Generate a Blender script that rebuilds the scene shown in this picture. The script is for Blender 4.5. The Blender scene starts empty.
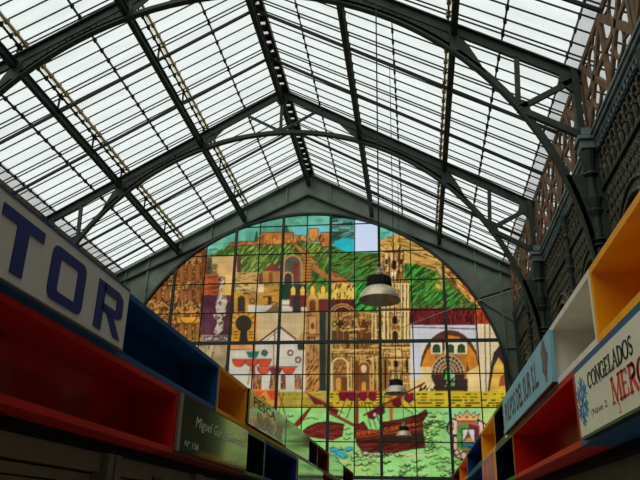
import bpy, math, random
import numpy as np
from mathutils import Vector, Matrix
random.seed(7)
S = bpy.context.scene
COL = S.collection
# ------------------------------------------------------------------ camera
FPX = 696.404
PITCH, YAW, ROLL = 0.3870, -0.1399, 0.0225
cp, sp, cy, sy = math.cos(PITCH), math.sin(PITCH), math.cos(YAW), math.sin(YAW)
FWD = Vector((sy*cp, cy*cp, sp))
RIGHT0 = Vector((cy, -sy, 0))
UP0 = RIGHT0.cross(FWD)
RGT = RIGHT0*math.cos(ROLL) + UP0*math.sin(ROLL)
UPV = UP0*math.cos(ROLL) - RIGHT0*math.sin(ROLL)
EYE = Vector((4.5486, 0, 1.6))
cam = bpy.data.cameras.new('camera')
cam.sensor_width = 36
cam.lens = FPX/640*36
cam.clip_end = 300
co = bpy.data.objects.new('camera', cam)
COL.objects.link(co)
co.matrix_world = Matrix(((RGT.x, UPV.x, -FWD.x, EYE.x), (RGT.y, UPV.y, -FWD.y, EYE.y),
                          (RGT.z, UPV.z, -FWD.z, EYE.z), (0, 0, 0, 1)))
S.camera = co
# ------------------------------------------------------------------ sky: bright overcast
SKY = (0.80, 0.90, 0.93)
SKYS = 1.12
wd = bpy.data.worlds.new('overcast_sky')
S.world = wd
wd.use_nodes = True
bg = wd.node_tree.nodes['Background']
bg.inputs[0].default_value = (*SKY, 1)
bg.inputs[1].default_value = SKYS
# soft sun added to brighten the stalls, from behind the camera's left shoulder
sl = bpy.data.lights.new('fill_sun', 'SUN'); sl.energy = 2.6; sl.angle = math.radians(75); sl.color = (1.0, 0.95, 0.86)
so = bpy.data.objects.new('fill_sun', sl); COL.objects.link(so); so.location = (-6, -20, 40)
so.rotation_euler = Vector((-0.45, -0.62, 1.0)).to_track_quat('Z', 'Y').to_euler()
S.view_settings.view_transform = 'Standard'
S.view_settings.look = 'None'
S.view_settings.exposure = 0.0
S.view_settings.gamma = 1
S.view_settings.use_curve_mapping = False

# ------------------------------------------------------------------ materials
def lin(c):
    return tuple((v/255/12.92 if v/255 <= 0.04045 else ((v/255+0.055)/1.055)**2.4) for v in c)

MATS = {}
def mat(name, rgb, rough=0.5, metal=0.0, vary=0.25, scale=6.0, spec=0.5, bump=0.0, coat=0.0):
    if name in MATS: return MATS[name]
    m = bpy.data.materials.new(name); m.use_nodes = True
    nt = m.node_tree; b = nt.nodes['Principled BSDF']
    c = lin(rgb)
    tc = nt.nodes.new('ShaderNodeTexCoord')
    nz = nt.nodes.new('ShaderNodeTexNoise'); nz.inputs['Scale'].default_value = scale; nz.inputs['Detail'].default_value = 5
    nt.links.new(tc.outputs['Object'], nz.inputs['Vector'])
    rp = nt.nodes.new('ShaderNodeValToRGB')
    rp.color_ramp.elements[0].position = 0.3; rp.color_ramp.elements[1].position = 0.72
    rp.color_ramp.elements[0].color = (*[v*(1-vary) for v in c], 1)
    rp.color_ramp.elements[1].color = (*[min(1, v*(1+vary)) for v in c], 1)
    nt.links.new(nz.outputs['Fac'], rp.inputs['Fac']); nt.links.new(rp.outputs['Color'], b.inputs['Base Color'])
    b.inputs['Roughness'].default_value = rough; b.inputs['Metallic'].default_value = metal
    b.inputs['Specular IOR Level'].default_value = spec
    b.inputs['Coat Weight'].default_value = coat; b.inputs['Coat Roughness'].default_value = 0.06
    if bump:
        bp_ = nt.nodes.new('ShaderNodeBump'); bp_.inputs['Strength'].default_value = bump; bp_.inputs['Distance'].default_value = 0.02
        n2 = nt.nodes.new('ShaderNodeTexNoise'); n2.inputs['Scale'].default_value = scale*4
        nt.links.new(tc.outputs['Object'], n2.inputs['Vector'])
        nt.links.new(n2.outputs['Fac'], bp_.inputs['Height']); nt.links.new(bp_.outputs['Normal'], b.inputs['Normal'])
    MATS[name] = m
    return m

def glass(name, tint, vary=0.06, scale=(0.6, 3.0, 0.6), gloss=0.0):
    """see-through sheet: transmits the sky, tinted, with faint grime"""
    m = bpy.data.materials.new(name); m.use_nodes = True
    nt = m.node_tree; nt.nodes.clear()
    out = nt.nodes.new('ShaderNodeOutputMaterial'); tr = nt.nodes.new('ShaderNodeBsdfTransparent')
    tc = nt.nodes.new('ShaderNodeTexCoord'); mp = nt.nodes.new('ShaderNodeMapping'); mp.inputs['Scale'].default_value = scale
    nz = nt.nodes.new('ShaderNodeTexNoise'); nz.inputs['Scale'].default_value = 1.0; nz.inputs['Detail'].default_value = 6
    rp = nt.nodes.new('ShaderNodeValToRGB'); rp.color_ramp.elements[0].position = 0.3; rp.color_ramp.elements[1].position = 0.65
    rp.color_ramp.elements[0].color = (*[max(0, v*(1-vary)) for v in tint], 1); rp.color_ramp.elements[1].color = (*tint, 1)
    nt.links.new(tc.outputs['Object'], mp.inputs['Vector']); nt.links.new(mp.outputs['Vector'], nz.inputs['Vector'])
    nt.links.new(nz.outputs['Fac'], rp.inputs['Fac']); nt.links.new(rp.outputs['Color'], tr.inputs['Color'])
    nt.links.new(tr.outputs[0], out.inputs['Surface'])
    MATS[name] = m
    return m

IRON = mat('dark green iron paint', (44, 54, 49), 0.6, 0, 0.3, 3.0, spec=0.2, bump=0.15)
IRON2 = mat('grey green plate paint', (98, 112, 102), 0.6, 0, 0.3, 1.2, spec=0.25, bump=0.1)
IRONB = mat('near black iron', (26, 31, 29), 0.6, 0, 0.3, 5, spec=0.15)
CORN = mat('blue grey cornice paint', (100, 118, 120), 0.5, 0, 0.35, 3, spec=0.3)
ORN = mat('grimy cast iron ornament', (78, 79, 66), 0.6, 0, 0.5, 9, spec=0.25, bump=0.3)
BROWN = mat('brown painted lattice', (114, 92, 70), 0.7, 0, 0.35, 5, spec=0.15)
DIRTY = mat('stained gutter metal', (150, 135, 100), 0.6, 0, 0.4, 8)
GLASS = glass('frosted roof glass', (0.985, 0.94, 0.88), 0.13)
GLASSD = glass('grimy roof glass', (0.62, 0.58, 0.55), 0.30, (0.5, 1.0, 3.0))
GLASSC = glass('plain replacement pane', (0.80, 0.82, 0.90), 0.03)
GLASSY = glass('yellowed gutter glass', (0.80, 0.70, 0.52), 0.3, (2, 4, 2))
GLASSB = glass('bluish roof glass', (0.72, 0.76, 0.84), 0.1)
BLUE = mat('blue box paint', (22, 84, 138), 0.45, vary=0.12, spec=0.18)
NAVY = mat('navy box paint', (18, 58, 118), 0.45, vary=0.12, spec=0.18)
RED = mat('red box paint', (186, 26, 26), 0.45, vary=0.12, spec=0.18)
MAROON = mat('dark red box paint', (120, 22, 26), 0.45, vary=0.12, spec=0.18)
YEL = mat('yellow box paint', (240, 168, 26), 0.45, vary=0.1, spec=0.18)
ORNG = mat('orange box paint', (226, 138, 30), 0.45, vary=0.1, spec=0.18)
WHT = mat('off white box paint', (222, 218, 202), 0.45, vary=0.08, spec=0.18)
BLK = mat('black box paint', (12, 12, 14), 0.3, vary=0.2)
SIGNW = mat('white acrylic sign', (228, 226, 218), 0.22, vary=0.05, coat=0.4)
SIGNC = mat('cream sign board', (226, 226, 200), 0.5, vary=0.04)
SIGNB = mat('light blue sign board', (122, 182, 206), 0.45, vary=0.05)
INKB = mat('navy blue lettering', (22, 44, 120), 0.4, vary=0.05)
INKK = mat('charcoal lettering', (32, 32, 40), 0.5, vary=0.1)
INKR = mat('red lettering', (206, 34, 44), 0.4, vary=0.05)
INKC = mat('sky blue print', (50, 150, 200), 0.4, vary=0.15)
INKW = mat('white lettering', (230, 228, 220), 0.4, vary=0.05)
ALU = mat('brushed aluminium trim', (150, 148, 146), 0.35, 0.7, 0.1, 20)
GREY = mat('painted steel post', (120, 116, 110), 0.5, 0, 0.15, 6)
SHUT = mat('beige roller shutter', (118, 110, 92), 0.5, 0, 0.15, 3)
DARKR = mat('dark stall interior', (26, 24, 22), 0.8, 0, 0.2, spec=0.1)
SHADE = mat('grey enamel lamp shade', (176, 166, 144), 0.35, 0.3, 0.15, 12)
STONE = mat('pale floor tiles', (150, 142, 130), 0.35, 0, 0.1, 2)
PLAS = mat('grey plaster', (96, 98, 92), 0.8, 0, 0.15, 1.5)

# ------------------------------------------------------------------ mesh builder
class MB:
    def __init__(s): s.v = []; s.f = []
    def add(s, vs, fs):
        o = len(s.v); s.v += [tuple(v) for v in vs]; s.f += [tuple(i+o for i in f) for f in fs]; return s
    def box(s, x0, x1, y0, y1, z0, z1):
        vs = [(x, y, z) for x in (x0, x1) for y in (y0, y1) for z in (z0, z1)]
        return s.add(vs, [(0, 1, 3, 2), (4, 6, 7, 5), (0, 4, 5, 1), (2, 3, 7, 6), (0, 2, 6, 4), (1, 5, 7, 3)])
    def beam(s, a, b, w, h, up=(0, 0, 1)):
        a, b = Vector(a), Vector(b); d = (b-a).normalized(); u = Vector(up)
        sd = d.cross(u)
        if sd.length < 1e-4: sd = d.cross(Vector((1, 0, 0)))
        sd.normalize(); u = sd.cross(d)
        vs = []
        for p in (a, b):
            for i, j in ((-1, -1), (1, -1), (1, 1), (-1, 1)): vs.append(p+sd*(w/2*i)+u*(h/2*j))
        return s.add(vs, [(3, 2, 1, 0), (4, 5, 6, 7), (0, 1, 5, 4), (1, 2, 6, 5), (2, 3, 7, 6), (3, 0, 4, 7)])
    def prism(s, pts, off):
        """pts 3-D planar outline, off = extrusion vector"""
        n = len(pts); off = Vector(off)
        vs = [Vector(p) for p in pts]; vs += [v+off for v in vs]
        return s.add(vs, [tuple(range(n))[::-1], tuple(range(n, 2*n))]+[(i, (i+1) % n, n+(i+1) % n, n+i) for i in range(n)])
    def strip(s, pa, pb, off):
        """solid between two matched polylines, thickened by off"""
        n = len(pa); off = Vector(off)
        for i in range(n-1):
            s.prism([pa[i], pa[i+1], pb[i+1], pb[i]], off)
        return s
    def sweep(s, path, sect, close=False):
        """path list of (point, axis1, axis2); sect list of (a,b)"""
        k = len(sect); vs = []
        for p, e1, e2 in path:
            for a, b in sect: vs.append(Vector(p)+Vector(e1)*a+Vector(e2)*b)
        fs = []; n = len(path)
        for i in range(n-1 if not close else n):
            j = (i+1) % n
            for q in range(k): fs.append((i*k+q, i*k+(q+1) % k, j*k+(q+1) % k, j*k+q))
        if not close: fs += [tuple(range(k))[::-1], tuple(range((n-1)*k, n*k))]
        return s.add(vs, fs)
    def tube(s, pts, r, n=6):
        pts = [Vector(p) for p in pts]; path = []
        for i, p in enumerate(pts):
            d = (pts[min(i+1, len(pts)-1)]-pts[max(i-1, 0)]).normalized()
            a = d.cross(Vector((0.13, 0.97, 0.2)))
            if a.length < 1e-3: a = d.cross(Vector((1, 0, 0)))
            a.normalize(); path.append((p, a, d.cross(a)))
        return s.sweep(path, [(r*math.cos(t*2*math.pi/n), r*math.sin(t*2*math.pi/n)) for t in range(n)])
    def lathe(s, c, prof, n=16):
        vs = []; fs = []
        for r, z in prof:
            for i in range(n):
                t = 2*math.pi*i/n; vs.append((c[0]+r*math.cos(t), c[1]+r*math.sin(t), c[2]+z))
        m = len(prof)
        for j in range(m-1):
            for i in range(n): fs.append((j*n+i, j*n+(i+1) % n, (j+1)*n+(i+1) % n, (j+1)*n+i))
        fs.append(tuple(range(n))[::-1]); fs.append(tuple(range((m-1)*n, m*n)))
        return s.add(vs, fs)
    def build(s, name, m, parent=None, smooth=False, bevel=0.0, **tags):
        me = bpy.data.meshes.new(name); me.from_pydata(s.v, [], s.f); me.update(); me.validate()
        if m: me.materials.append(m)
        o = bpy.data.objects.new(name, me); COL.objects.link(o)
        if parent:
            o.parent = parent
            o.matrix_parent_inverse = Matrix.Translation(-parent.location)
        if smooth:
            for p in me.polygons: p.use_smooth = True
        if bevel:
            b = o.modifiers.new('bevel', 'BEVEL'); b.width = bevel; b.segments = 2; b.limit_method = 'ANGLE'
        for k, v in tags.items(): o[k] = v
        return o

def thing(name, label, cat, loc=(0, 0, 0), group=None):
    o = bpy.data.objects.new(name, None); COL.objects.link(o); o.location = loc; o.empty_display_size = 0.2
    o['label'] = label; o['category'] = cat
    if group: o['group'] = group
    return o
def structure(name, loc=(0, 0, 0)):
    o = bpy.data.objects.new(name, None); COL.objects.link(o); o.location = loc; o['kind'] = 'structure'; return o

# ------------------------------------------------------------------ main dimensions (x across the nave, y along it)
ZC, RAD = 6.15, 8.45                 # centre height and radius of the arches
TR = [14.3, 21.45]                   # trusses
YE = 28.25                           # end wall
BAY = 7.15
def zglass(x): return 16.65-0.545*abs(x)
def zraf(x): return 16.33-0.577*abs(x)
AX, AB, AZ = 8.36, 8.50, 6.10       # truss arches: half span, rise, springing height
def zarch(x, d=0.0): return AZ+(AB+d)*math.sqrt(max(0, 1-(x/(AX+d))**2))

# ------------------------------------------------------------------ floor and plain walls
MB().box(-14, 14, -7.2, 28.6, -0.2, 0).build('floor', STONE, kind='structure')
MB().box(-14.3, 14.3, -7.5, -7.2, 0, 16.8).build('wall_back', PLAS, kind='structure')
for sx, nm in ((-1, 'left'), (1, 'right')):
    MB().box(*sorted((sx*14, sx*14.3)), -7.2, 28.6, 0, 9.9).build('wall_outer_'+nm, PLAS, kind='structure')
    MB().box(*sorted((sx*8.95, sx*14)), -7.2, 28.6, 9.5, 9.7).build('ceiling_aisle_'+nm, PLAS, kind='structure')

# ------------------------------------------------------------------ roof glazing
ceil = structure('ceiling', (0, 0, 16.6))
XE = 10.7
for sx in (-1, 1):
    m = MB(); md = MB()
    for x0, x1, M in ((0.22, 2.76, m), (2.89, 5.65, m), (5.79, 8.36, m), (8.36, XE, md)):
        y = -7.15
        while y < YE+0.3:
            M.add([(sx*x0, y, zglass(x0)), (sx*x1, y, zglass(x1)), (sx*x1, y+BAY/3, zglass(x1)), (sx*x0, y+BAY/3, zglass(x0))], [(0, 1, 2, 3)])
            y += BAY/3
    m.build('glass_sheet', GLASS, ceil)
    md.build('glass_sheet', GLASSD, ceil, label='grimy grey glass strip along the eaves')
    my = MB()
    for x0, x1 in ((2.76, 2.89), (5.65, 5.79)):
        my.add([(sx*x0, 4, zglass(x0)), (sx*x1, 4, zglass(x1)), (sx*x1, YE+0.3, zglass(x1)), (sx*x0, YE+0.3, zglass(x0))], [(0, 1, 2, 3)])
    my.build('gutter_glass', GLASSY, ceil, label='yellowed strip of glass over the gutter purlins')
    # glazing bars, five panes to a rafter spacing, the bar over each rafter is double
    g = MB(); k = 0
    y = 7.15-BAY/3*1
    while y < YE+0.2:
        dbl = (k % 5 == 0)
        for dy in ((-0.075, 0.075) if dbl else (0,)):
            w = 0.028
            g.beam((sx*0.1, y+dy, zglass(0.1)-0.03), (sx*XE, y+dy, zglass(XE)-0.03), w, 0.035)
        y += BAY/15; k += 1
    g.build('glazing_bars', IRONB, ceil, kind='stuff')
    # light purlins under the glass with their clips
    for xx, w in ((1.40, 0.03), (4.22, 0.03), (6.93, 0.034), (2.76, 0.04), (2.89, 0.03), (5.65, 0.05), (5.79, 0.03), (8.36, 0.02), (9.7, 0.04)):
        p = MB(); p.box(sx*xx-w/2, sx*xx+w/2, 4, YE+0.2, zglass(xx)-0.13, zglass(xx)-0.06)
        y = 7.15-BAY/3
        while y < YE:
            p.box(sx*xx-w*1.1, sx*xx+w*1.1, y-0.05, y+0.05, zglass(xx)-0.15, zglass(xx)-0.03); y += BAY/15
        p.build('light_purlin', DIRTY if xx in (2.76, 5.65) else IRONB, ceil)
# ridge ventilator: two dark rails with a broken bright slot between them
r = MB()
for sx in (-1, 1):
    r.box(sx*0.2-0.05, sx*0.2+0.05, 4, YE+0.3, zglass(0.2)-0.16, zglass(0.2)+0.02)
y = 4
while y < YE:
    r.box(-0.2, 0.2, y, y+0.29, zglass(0.2)-0.05, zglass(0.2)+0.01); y += BAY/15
r.build('ridge_ventilator', IRONB, ceil)
rg = MB()
for sx in (-1, 1): rg.add([(0, -7.15, 16.72), (sx*0.22, -7.15, 16.6), (sx*0.22, YE+0.3, 16.6), (0, YE+0.3, 16.72)], [(0, 1, 2, 3)])
rg.build('ridge_glass', GLASSY, ceil)

# ------------------------------------------------------------------ main purlins with their little posts
def purlin(x, z, label):
    t = thing('roof_purlin', label, 'beam', (x, 7, z), 'main purlins of the glass roof')
    m = MB(); w = 0.15
    m.box(x-w/2, x+w/2, 4.8, YE, z+0.09, z+0.13); m.box(x-w/2, x+w/2, 4.8, YE, z-0.13, z-0.09); m.box(x-0.03, x+0.03, 4.8, YE, z-0.09, z+0.09)
    m.build('beam', IRON, t)
    y = 7.15
    while y < YE:
        p = MB()
        top = zglass(x)-0.06
        p.beam((x, y, z+0.13), (x, y, top), 0.05, 0.05)
        p.beam((x, y-0.16, top), (x, y+0.16, top), 0.05, 0.04)
        p.build('post', IRONB, t)
        y += BAY/3
    return t
purlin(0, 16.02, 'iron ridge beam running along the top of the glass roof')
purlin(-2.9, 14.32, 'roof purlin on the left slope, next below the ridge beam')
purlin(2.87, 14.35, 'roof purlin on the right slope, next below the ridge beam')
purlin(-5.85, 12.83, 'lower roof purlin on the left slope, nearer the eaves')
purlin(5.76, 12.95, 'lower roof purlin on the right slope, nearer the eaves')

# secondary rafters, two between each pair of trusses
def rafter(y, label):
    t = MB()
    for sx in (-1, 1):
        t.beam((sx*0.05, y, zraf(0.05)-0.16), (sx*8.5, y, zraf(8.5)-0.10), 0.055, 0.09)
    t.build('roof_rafter', IRONB, label=label, category='beam', group='slender rafters between the trusses')
bayname = ['nearer than the first arched truss', 'between the two arched trusses', 'between the second arched truss and the end gable']
for b in range(3):
    for j in (1, 2):
        y = 7.15+b*BAY+j*BAY/3
        if y < YE-0.6:
            rafter(y, 'slender roof rafter %s, %s' % (bayname[b], 'first of the pair' if j == 1 else 'second of the pair'))

# ------------------------------------------------------------------ arched trusses
def arc(r, a0, a1, n, y, zc=ZC):
    return [Vector((r*math.cos(a0+(a1-a0)*i/n), y, zc+r*math.sin(a0+(a1-a0)*i/n))) for i in range(n+1)]
def truss(y, label):
    t = thing('roof_truss', label, 'truss', (0, y, 0), 'arched iron trusses across the nave')
    # arch: tee section swept round the half circle
    path = []
    for i in range(61):
        a = math.pi*i/60
        path.append(((AX*math.cos(a), y, AZ+AB*math.sin(a)), (math.cos(a), 0, math.sin(a)), (0, 1, 0)))
    m = MB(); m.sweep(path, [(0, -0.085), (0.045, -0.085), (0.045, -0.02), (0.17, -0.02), (0.17, 0.02), (0.045, 0.02), (0.045, 0.085), (0, 0.085)])
    m.build('arch', IRON, t)
    for sx in (-1, 1):
        m = MB()
        a, b = (0, y, zraf(0)), (sx*8.6, y, zraf(8.6))
        m.beam(a, b, 0.045, 0.24)
        m.beam((a[0], y, a[2]+0.145), (b[0], y, b[2]+0.145), 0.2, 0.035); m.beam((a[0], y, a[2]-0.145), (b[0], y, b[2]-0.145), 0.09, 0.03)
        m.build('rafter', IRON, t)
        # solid web plate between rafter and arch, with rivets
        m = MB(); top = []; bot = []
        xs = [2.0+(6.45-2.0)*i/24 for i in range(25)]
        for x in xs:
            zb = zarch(x, 0.1); zt = zraf(x)-0.1
            if x < 2.87: k = (x-2.0)/0.87; zb = zt-(zt-zb)*k
            if x > 5.9: k = (x-5.9)/0.55; zt = zt*(1-k)+(zb+0.02)*k
            top.append((sx*x, y-0.02, zt)); bot.append((sx*x, y-0.02, min(zb, zt-0.01)))
        m.strip(top, bot, (0, 0.04, 0))
        for x in [2.9+0.16*i for i in range(18)]:
            zb = zarch(x, 0.1)+0.13; zt = zraf(x)-0.22
            for z in (zb, zt):
                m.box(sx*x-0.016, sx*x+0.016, y-0.034, y+0.034, z-0.016, z+0.016)
        for x in (2.87, 5.76):
            m.box(sx*x-0.12, sx*x+0.12, y-0.045, y+0.045, zarch(x)+0.1, zraf(x)-0.1)
        m.build('web_plate', IRON, t)
        # crown brace
        MB().beam((0, y, 14.72), (sx*1.3, y, zraf(1.3)-0.1), 0.07, 0.09).build('brace', IRON, t)
        # haunch bracing
        jx = 7.12; jz = zarch(jx)+0.06
        J = (sx*jx, y, jz)
        MB().beam(J, (sx*7.2, y, zraf(7.2)-0.1), 0.09, 0.12).build('strut', IRON, t)
        MB().beam(J, (sx*8.45, y, zraf(8.45)-0.12), 0.1, 0.13).build('strut', IRON, t)
        MB().beam(J, (sx*8.42, y, 9.85), 0.12, 0.15).build('strut', IRON, t)
        m = MB(); m.prism([(sx*(jx+dx), y-0.05, jz+dz) for dx, dz in ((-0.18, 0.2), (0.0, 0.28), (0.2, 0.18), (0.28, -0.08), (0.17, -0.24), (-0.03, -0.03))], (0, 0.1, 0))
        m.build('gusset', IRON, t); m = MB()
        m.prism([(sx*x, y-0.05, z) for x, z in ((8.15, 11.6), (8.55, 11.4), (8.55, 10.95), (8.35, 11.0), (8.1, 11.3))], (0, 0.1, 0))
        m.build('gusset', IRON, t)
        MB().box(*sorted((sx*8.38, sx*8.52)), y-0.09, y+0.09, 8.9, 11.6).build('eaves_post', IRON, t)
        # foot plate between the arch and the wall column
        m = MB(); pa = []; pb = []
        for i in range(13):
            z = 6.2+i*0.22
            pa.append((sx*AX*math.sqrt(max(0, 1-((z-AZ)/AB)**2)), y-0.02, z)); pb.append((sx*8.62, y-0.02, z))
        m.strip(pa, pb, (0, 0.04, 0)); m.build('foot_plate', IRON, t)
    m = MB(); m.box(-0.05, 0.05, y-0.05, y+0.05, 14.62, 16.3)
    m.prism([(x, y-0.04, z) for x, z in ((-0.28, 16.12), (0, 16.3), (0.28, 16.12), (0.1, 15.85), (-0.1, 15.85))], (0, 0.08, 0))
    m.prism([(x, y-0.04, z) for x, z in ((-0.28, 14.64), (0.28, 14.64), (0.2, 14.85), (-0.2, 14.85))], (0, 0.08, 0))
    m.build('king_post', IRON, t)
truss(TR[0], 'nearer arched iron roof truss, running off the top of the picture')
truss(TR[1], 'farther arched iron roof truss, whole crown with its king post in view')

# ------------------------------------------------------------------ end gable of riveted plates around the window
RW = 8.3
gb = structure('wall_end', (0, YE, 0))
m = MB(); top = []; bot = []
N = 64
for i in range(N+1):
    x = -8.29+16.58*i/N
    top.append((x, YE, zglass(x)-0.12)); bot.append((x, YE, ZC+math.sqrt(max(0, RW*RW-x*x))))
m.strip(top, bot, (0, 0.06, 0))
for sx in (-1, 1):
    m.prism([(sx*8.29, YE, 3.2), (sx*9.4, YE, 3.2), (sx*9.4, YE, zglass(9.4)-0.12), (sx*8.29, YE, zglass(8.29)-0.12)], (0, 0.06, 0))
m.build('web_plate', IRON2, gb)
m = MB()
path = [((RW*math.cos(a), YE-0.1, ZC+RW*math.sin(a)), (math.cos(a), 0, math.sin(a)), (0, 1, 0)) for a in [math.pi*i/72 for i in range(73)]]
m.sweep(path, [(-0.03, -0.1), (0.05, -0.1), (0.05, 0.12), (-0.03, 0.12)])
m.build('arch_flange', IRON, gb)
for sx in (-1, 1):
    m = MB()
    m.beam((0, YE-0.08, 16.5), (sx*9, YE-0.08, zglass(9)-0.15), 0.24, 0.07)
    m.build('rafter_flange', IRON2, gb)
    m = MB()
    m.beam((0, YE-0.07, 15.42), (sx*8.9, YE-0.07, 15.42-0.475*8.9), 0.14, 0.06)
    m.build('lower_flange', IRON, gb)
    m = MB()
    for x in (1.0, 2.87, 4.4, 5.78, 7.2, 8.2):
        m.box(*sorted((sx*x-0.035, sx*x+0.035)), YE-0.08, YE, max(15.42-0.475*x, 0), zglass(x)-0.2)
    for x in (7.2, 8.2):
        m.box(*sorted((sx*x-0.035, sx*x+0.035)), YE-0.08, YE, ZC+math.sqrt(RW**2-x*x), 15.42-0.475*x)
    m.beam((sx*7.2, YE-0.04, 10.4), (sx*8.9, YE-0.04, 10.95), 0.07, 0.07); m.beam((sx*7.2, YE-0.04, 10.4), (sx*8.9, YE-0.04, 9.2), 0.07, 0.07)
    m.beam((sx*8.0, YE-0.04, 8.3), (sx*8.9, YE-0.04, 8.3), 0.07, 0.07)
    m.build('stiffener', IRON2, gb)
MB().box(-14.3, -8.3, YE+0.07, YE+0.3, 0, 10.0).build('side_panel', PLAS, gb)
MB().box(8.3, 14.3, YE+0.07, YE+0.3, 0, 10.0).build('side_panel', PLAS, gb)
MB().box(-8.29, 8.29, YE, YE+0.3, 0, 3.2).build('plinth', PLAS, gb)

# ------------------------------------------------------------------ side arcades of cast iron
def side_wall(sx, nm):
    W = structure('wall_'+nm, (sx*8.75, 14, 0))
    X = lambda d: sx*(8.75+d)          # d < 0 is towards the nave
    def bx(m, d0, d1, y0, y1, z0, z1): m.box(*sorted((X(d0), X(d1))), y0, y1, z0, z1)
    # plain wall behind the camera's part of the hall
    m = MB(); bx(m, 0, 0.2, -7.2, 3.57, 0, 12.0); m.build('plain_wall', PLAS, W)
    y0, y1 = 3.575, YE-0.02
    # cornice, stepped
    m = MB()
    for d0, z0, z1 in ((-0.16, 9.60, 9.70), (-0.10, 9.50, 9.60), (-0.20, 9.70, 9.76)):
        bx(m, d0, 0.2, y0, y1, z0, z1)
    for y in [7.15, 14.3, 21.45]:
        bx(m, -0.40, -0.1, y-0.20, y+0.20, 9.42, 9.62); bx(m, -0.46, -0.1, y-0.27, y+0.27, 9.62, 9.70); bx(m, -0.34, -0.1, y-0.16, y+0.16, 9.78, 9.95)
    y = y0+0.2
    while y < y1:                     # dentils under the cornice
        bx(m, -0.09, -0.04, y, y+0.09, 9.38, 9.50); y += 0.2
    m.build('cornice', CORN, W)
    m = MB(); bx(m, -0.05, 0.2, y0, y1, 9.34, 9.50); bx(m, -0.07, 0.14, y0, y1, 8.42, 8.52); m.build('rail', IRON, W)
    # baluster frieze
    m = MB(); y = y0+0.12
    while y < y1:
        m.lathe((X(0.0), y, 8.52), [(0.03, 0), (0.05, 0.05), (0.025, 0.12), (0.06, 0.3), (0.03, 0.45), (0.045, 0.5), (0.03, 0.56), (0.03, 0.82)], 6)
        m.sweep([((X(0), y+0.16+0.14*math.cos(a), 9.12+0.16*math.sin(a)), (0, math.cos(a), math.sin(a)), (1, 0, 0)) for a in [math.pi*i/6 for i in range(7)]],
                [(-0.02, -0.03), (0.02, -0.03), (0.02, 0.03), (-0.02, 0.03)])
        m.box(*sorted((X(-0.05), X(0.05))), y-0.05, y+0.05, 8.95, 9.02)
        y += 0.32
    m.build('baluster_frieze', ORN, W)
    m = MB(); bx(m, 0.16, 0.2, y0, y1, 8.5, 9.4); m.build('frieze_backing', IRONB, W)
    # spandrels: scalloped arches, one per half bay
    HB = BAY/2
    m = MB(); orn = MB(); hood = MB()
    yb = y0
    for k in range(7):
        a0, a1 = yb+k*HB, min(yb+(k+1)*HB, y1)
        yc = yb+(k+0.5)*HB
        def zt(y):
            t = abs(y-yc)/1.28
            if t >= 1: return 4.6
            return 5.9+1.55*math.sqrt(1-t**2.2)+0.05*abs(math.sin((y-yc)*9))
        ys = np.linspace(a0+0.12, a1-0.12, 49)
        pa = [(X(0.0), y, 8.44) for y in ys]; pb = [(X(0.0), y, zt(y)) for y in ys]
        m.strip(pa, pb, (sx*0.08, 0, 0))
        pts = [Vector((X(-0.03), yc-1.28*math.cos(t), 5.9+1.6*math.sin(t))) for t in [math.pi*i/20 for i in range(21)]]
        hood.tube(pts, 0.05, 6)
        pts = [Vector((X(-0.03), yc-1.5*math.cos(t), 5.9+1.85*math.sin(t))) for t in [math.pi*i/20 for i in range(21)]]
        hood.tube(pts, 0.035, 6)
        # filigree: rings on the spandrel face
        for i in range(14):
            for j in range(11):
                yy = a0+0.25+i*0.235+(0.117 if j % 2 else 0); zz = 5.7+j*0.25
                d = math.hypot((yy-yc)/1.62, (zz-5.9)/1.98) if zz > 5.9 else abs(yy-yc)/1.62
                if d < 1 or yy > a1-0.22: continue
                orn.sweep([((X(-0.015), yy+0.085*math.cos(t), zz+0.085*math.sin(t)), (0, math.cos(t), math.sin(t)), (1, 0, 0)) for t in [2*math.pi*q/8 for q in range(8)]],
                          [(-0.018, -0.02), (0.018, -0.02), (0.018, 0.02), (-0.018, 0.02)], close=True)
                orn.box(X(-0.03)-0.01, X(-0.03)+0.01, yy-0.025, yy+0.025, zz-0.025, zz+0.025)
    m.build('spandrel', ORN, W); orn.build('filigree', ORN, W); hood.build('arch_hood', ORN, W)
    # colonnettes with rings; stouter ones under the trusses
    for k in range(8):
        y = y0+k*HB
        if y > y1: break
        big = (k % 2 == 1)
        r_ = 0.10 if big else 0.06
        m = MB()
        prof = [(r_*1.7, 0), (r_*1.7, 0.3), (r_*1.2, 0.36), (r_, 0.5), (r_*0.92, 5.2), (r_*1.5, 5.24), (r_*1.5, 5.34), (r_, 5.38), (r_*0.95, 6.3), (r_*1.7, 6.36), (r_*1.7, 6.44), (r_, 6.48), (r_*0.9, 7.1), (r_*1.7, 7.14), (r_*1.1, 7.2), (r_*1.8, 7.26), (r_, 7.32), (r_*0.9, 7.8), (r_*1.7, 7.95), (r_*1.2, 8.0), (r_*1.9, 8.25), (r_*1.1, 8.3), (r_*0.9, 8.75), (r_*1.7, 8.82), (r_*1.2, 8.9), (r_*1.6, 9.2), (r_*1.8, 9.42)]
        m.lathe((X(-0.24 if big else -0.08), y, 0), prof, 12)
        m.build('column' if big else 'colonnette', IRON, W, smooth=False)
        m = MB(); bx(m, 0, 0.12, y-0.13, y+0.13, 0, 8.44)
        for zz in (6.1, 7.0, 7.9): bx(m, -0.04, 0, y-0.17, y+0.17, zz, zz+0.09)
        if big:
            bx(m, -0.16, 0, y-0.06, y+0.06, 0, 9.4)
        m.build('pier', IRON, W)
    m = MB(); bx(m, -0.15, 0.15, y1-0.35, y1, 0, 9.5); m.build('end_pier', IRON, W)
    m = MB(); bx(m, 0.05, 0.15, y0, y1-0.36, 0, 2.4); m.build('dado', PLAS, W)
    # brown pierced clerestory screens, one per half bay
    Z0, Z1 = 9.76, 11.75
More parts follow.
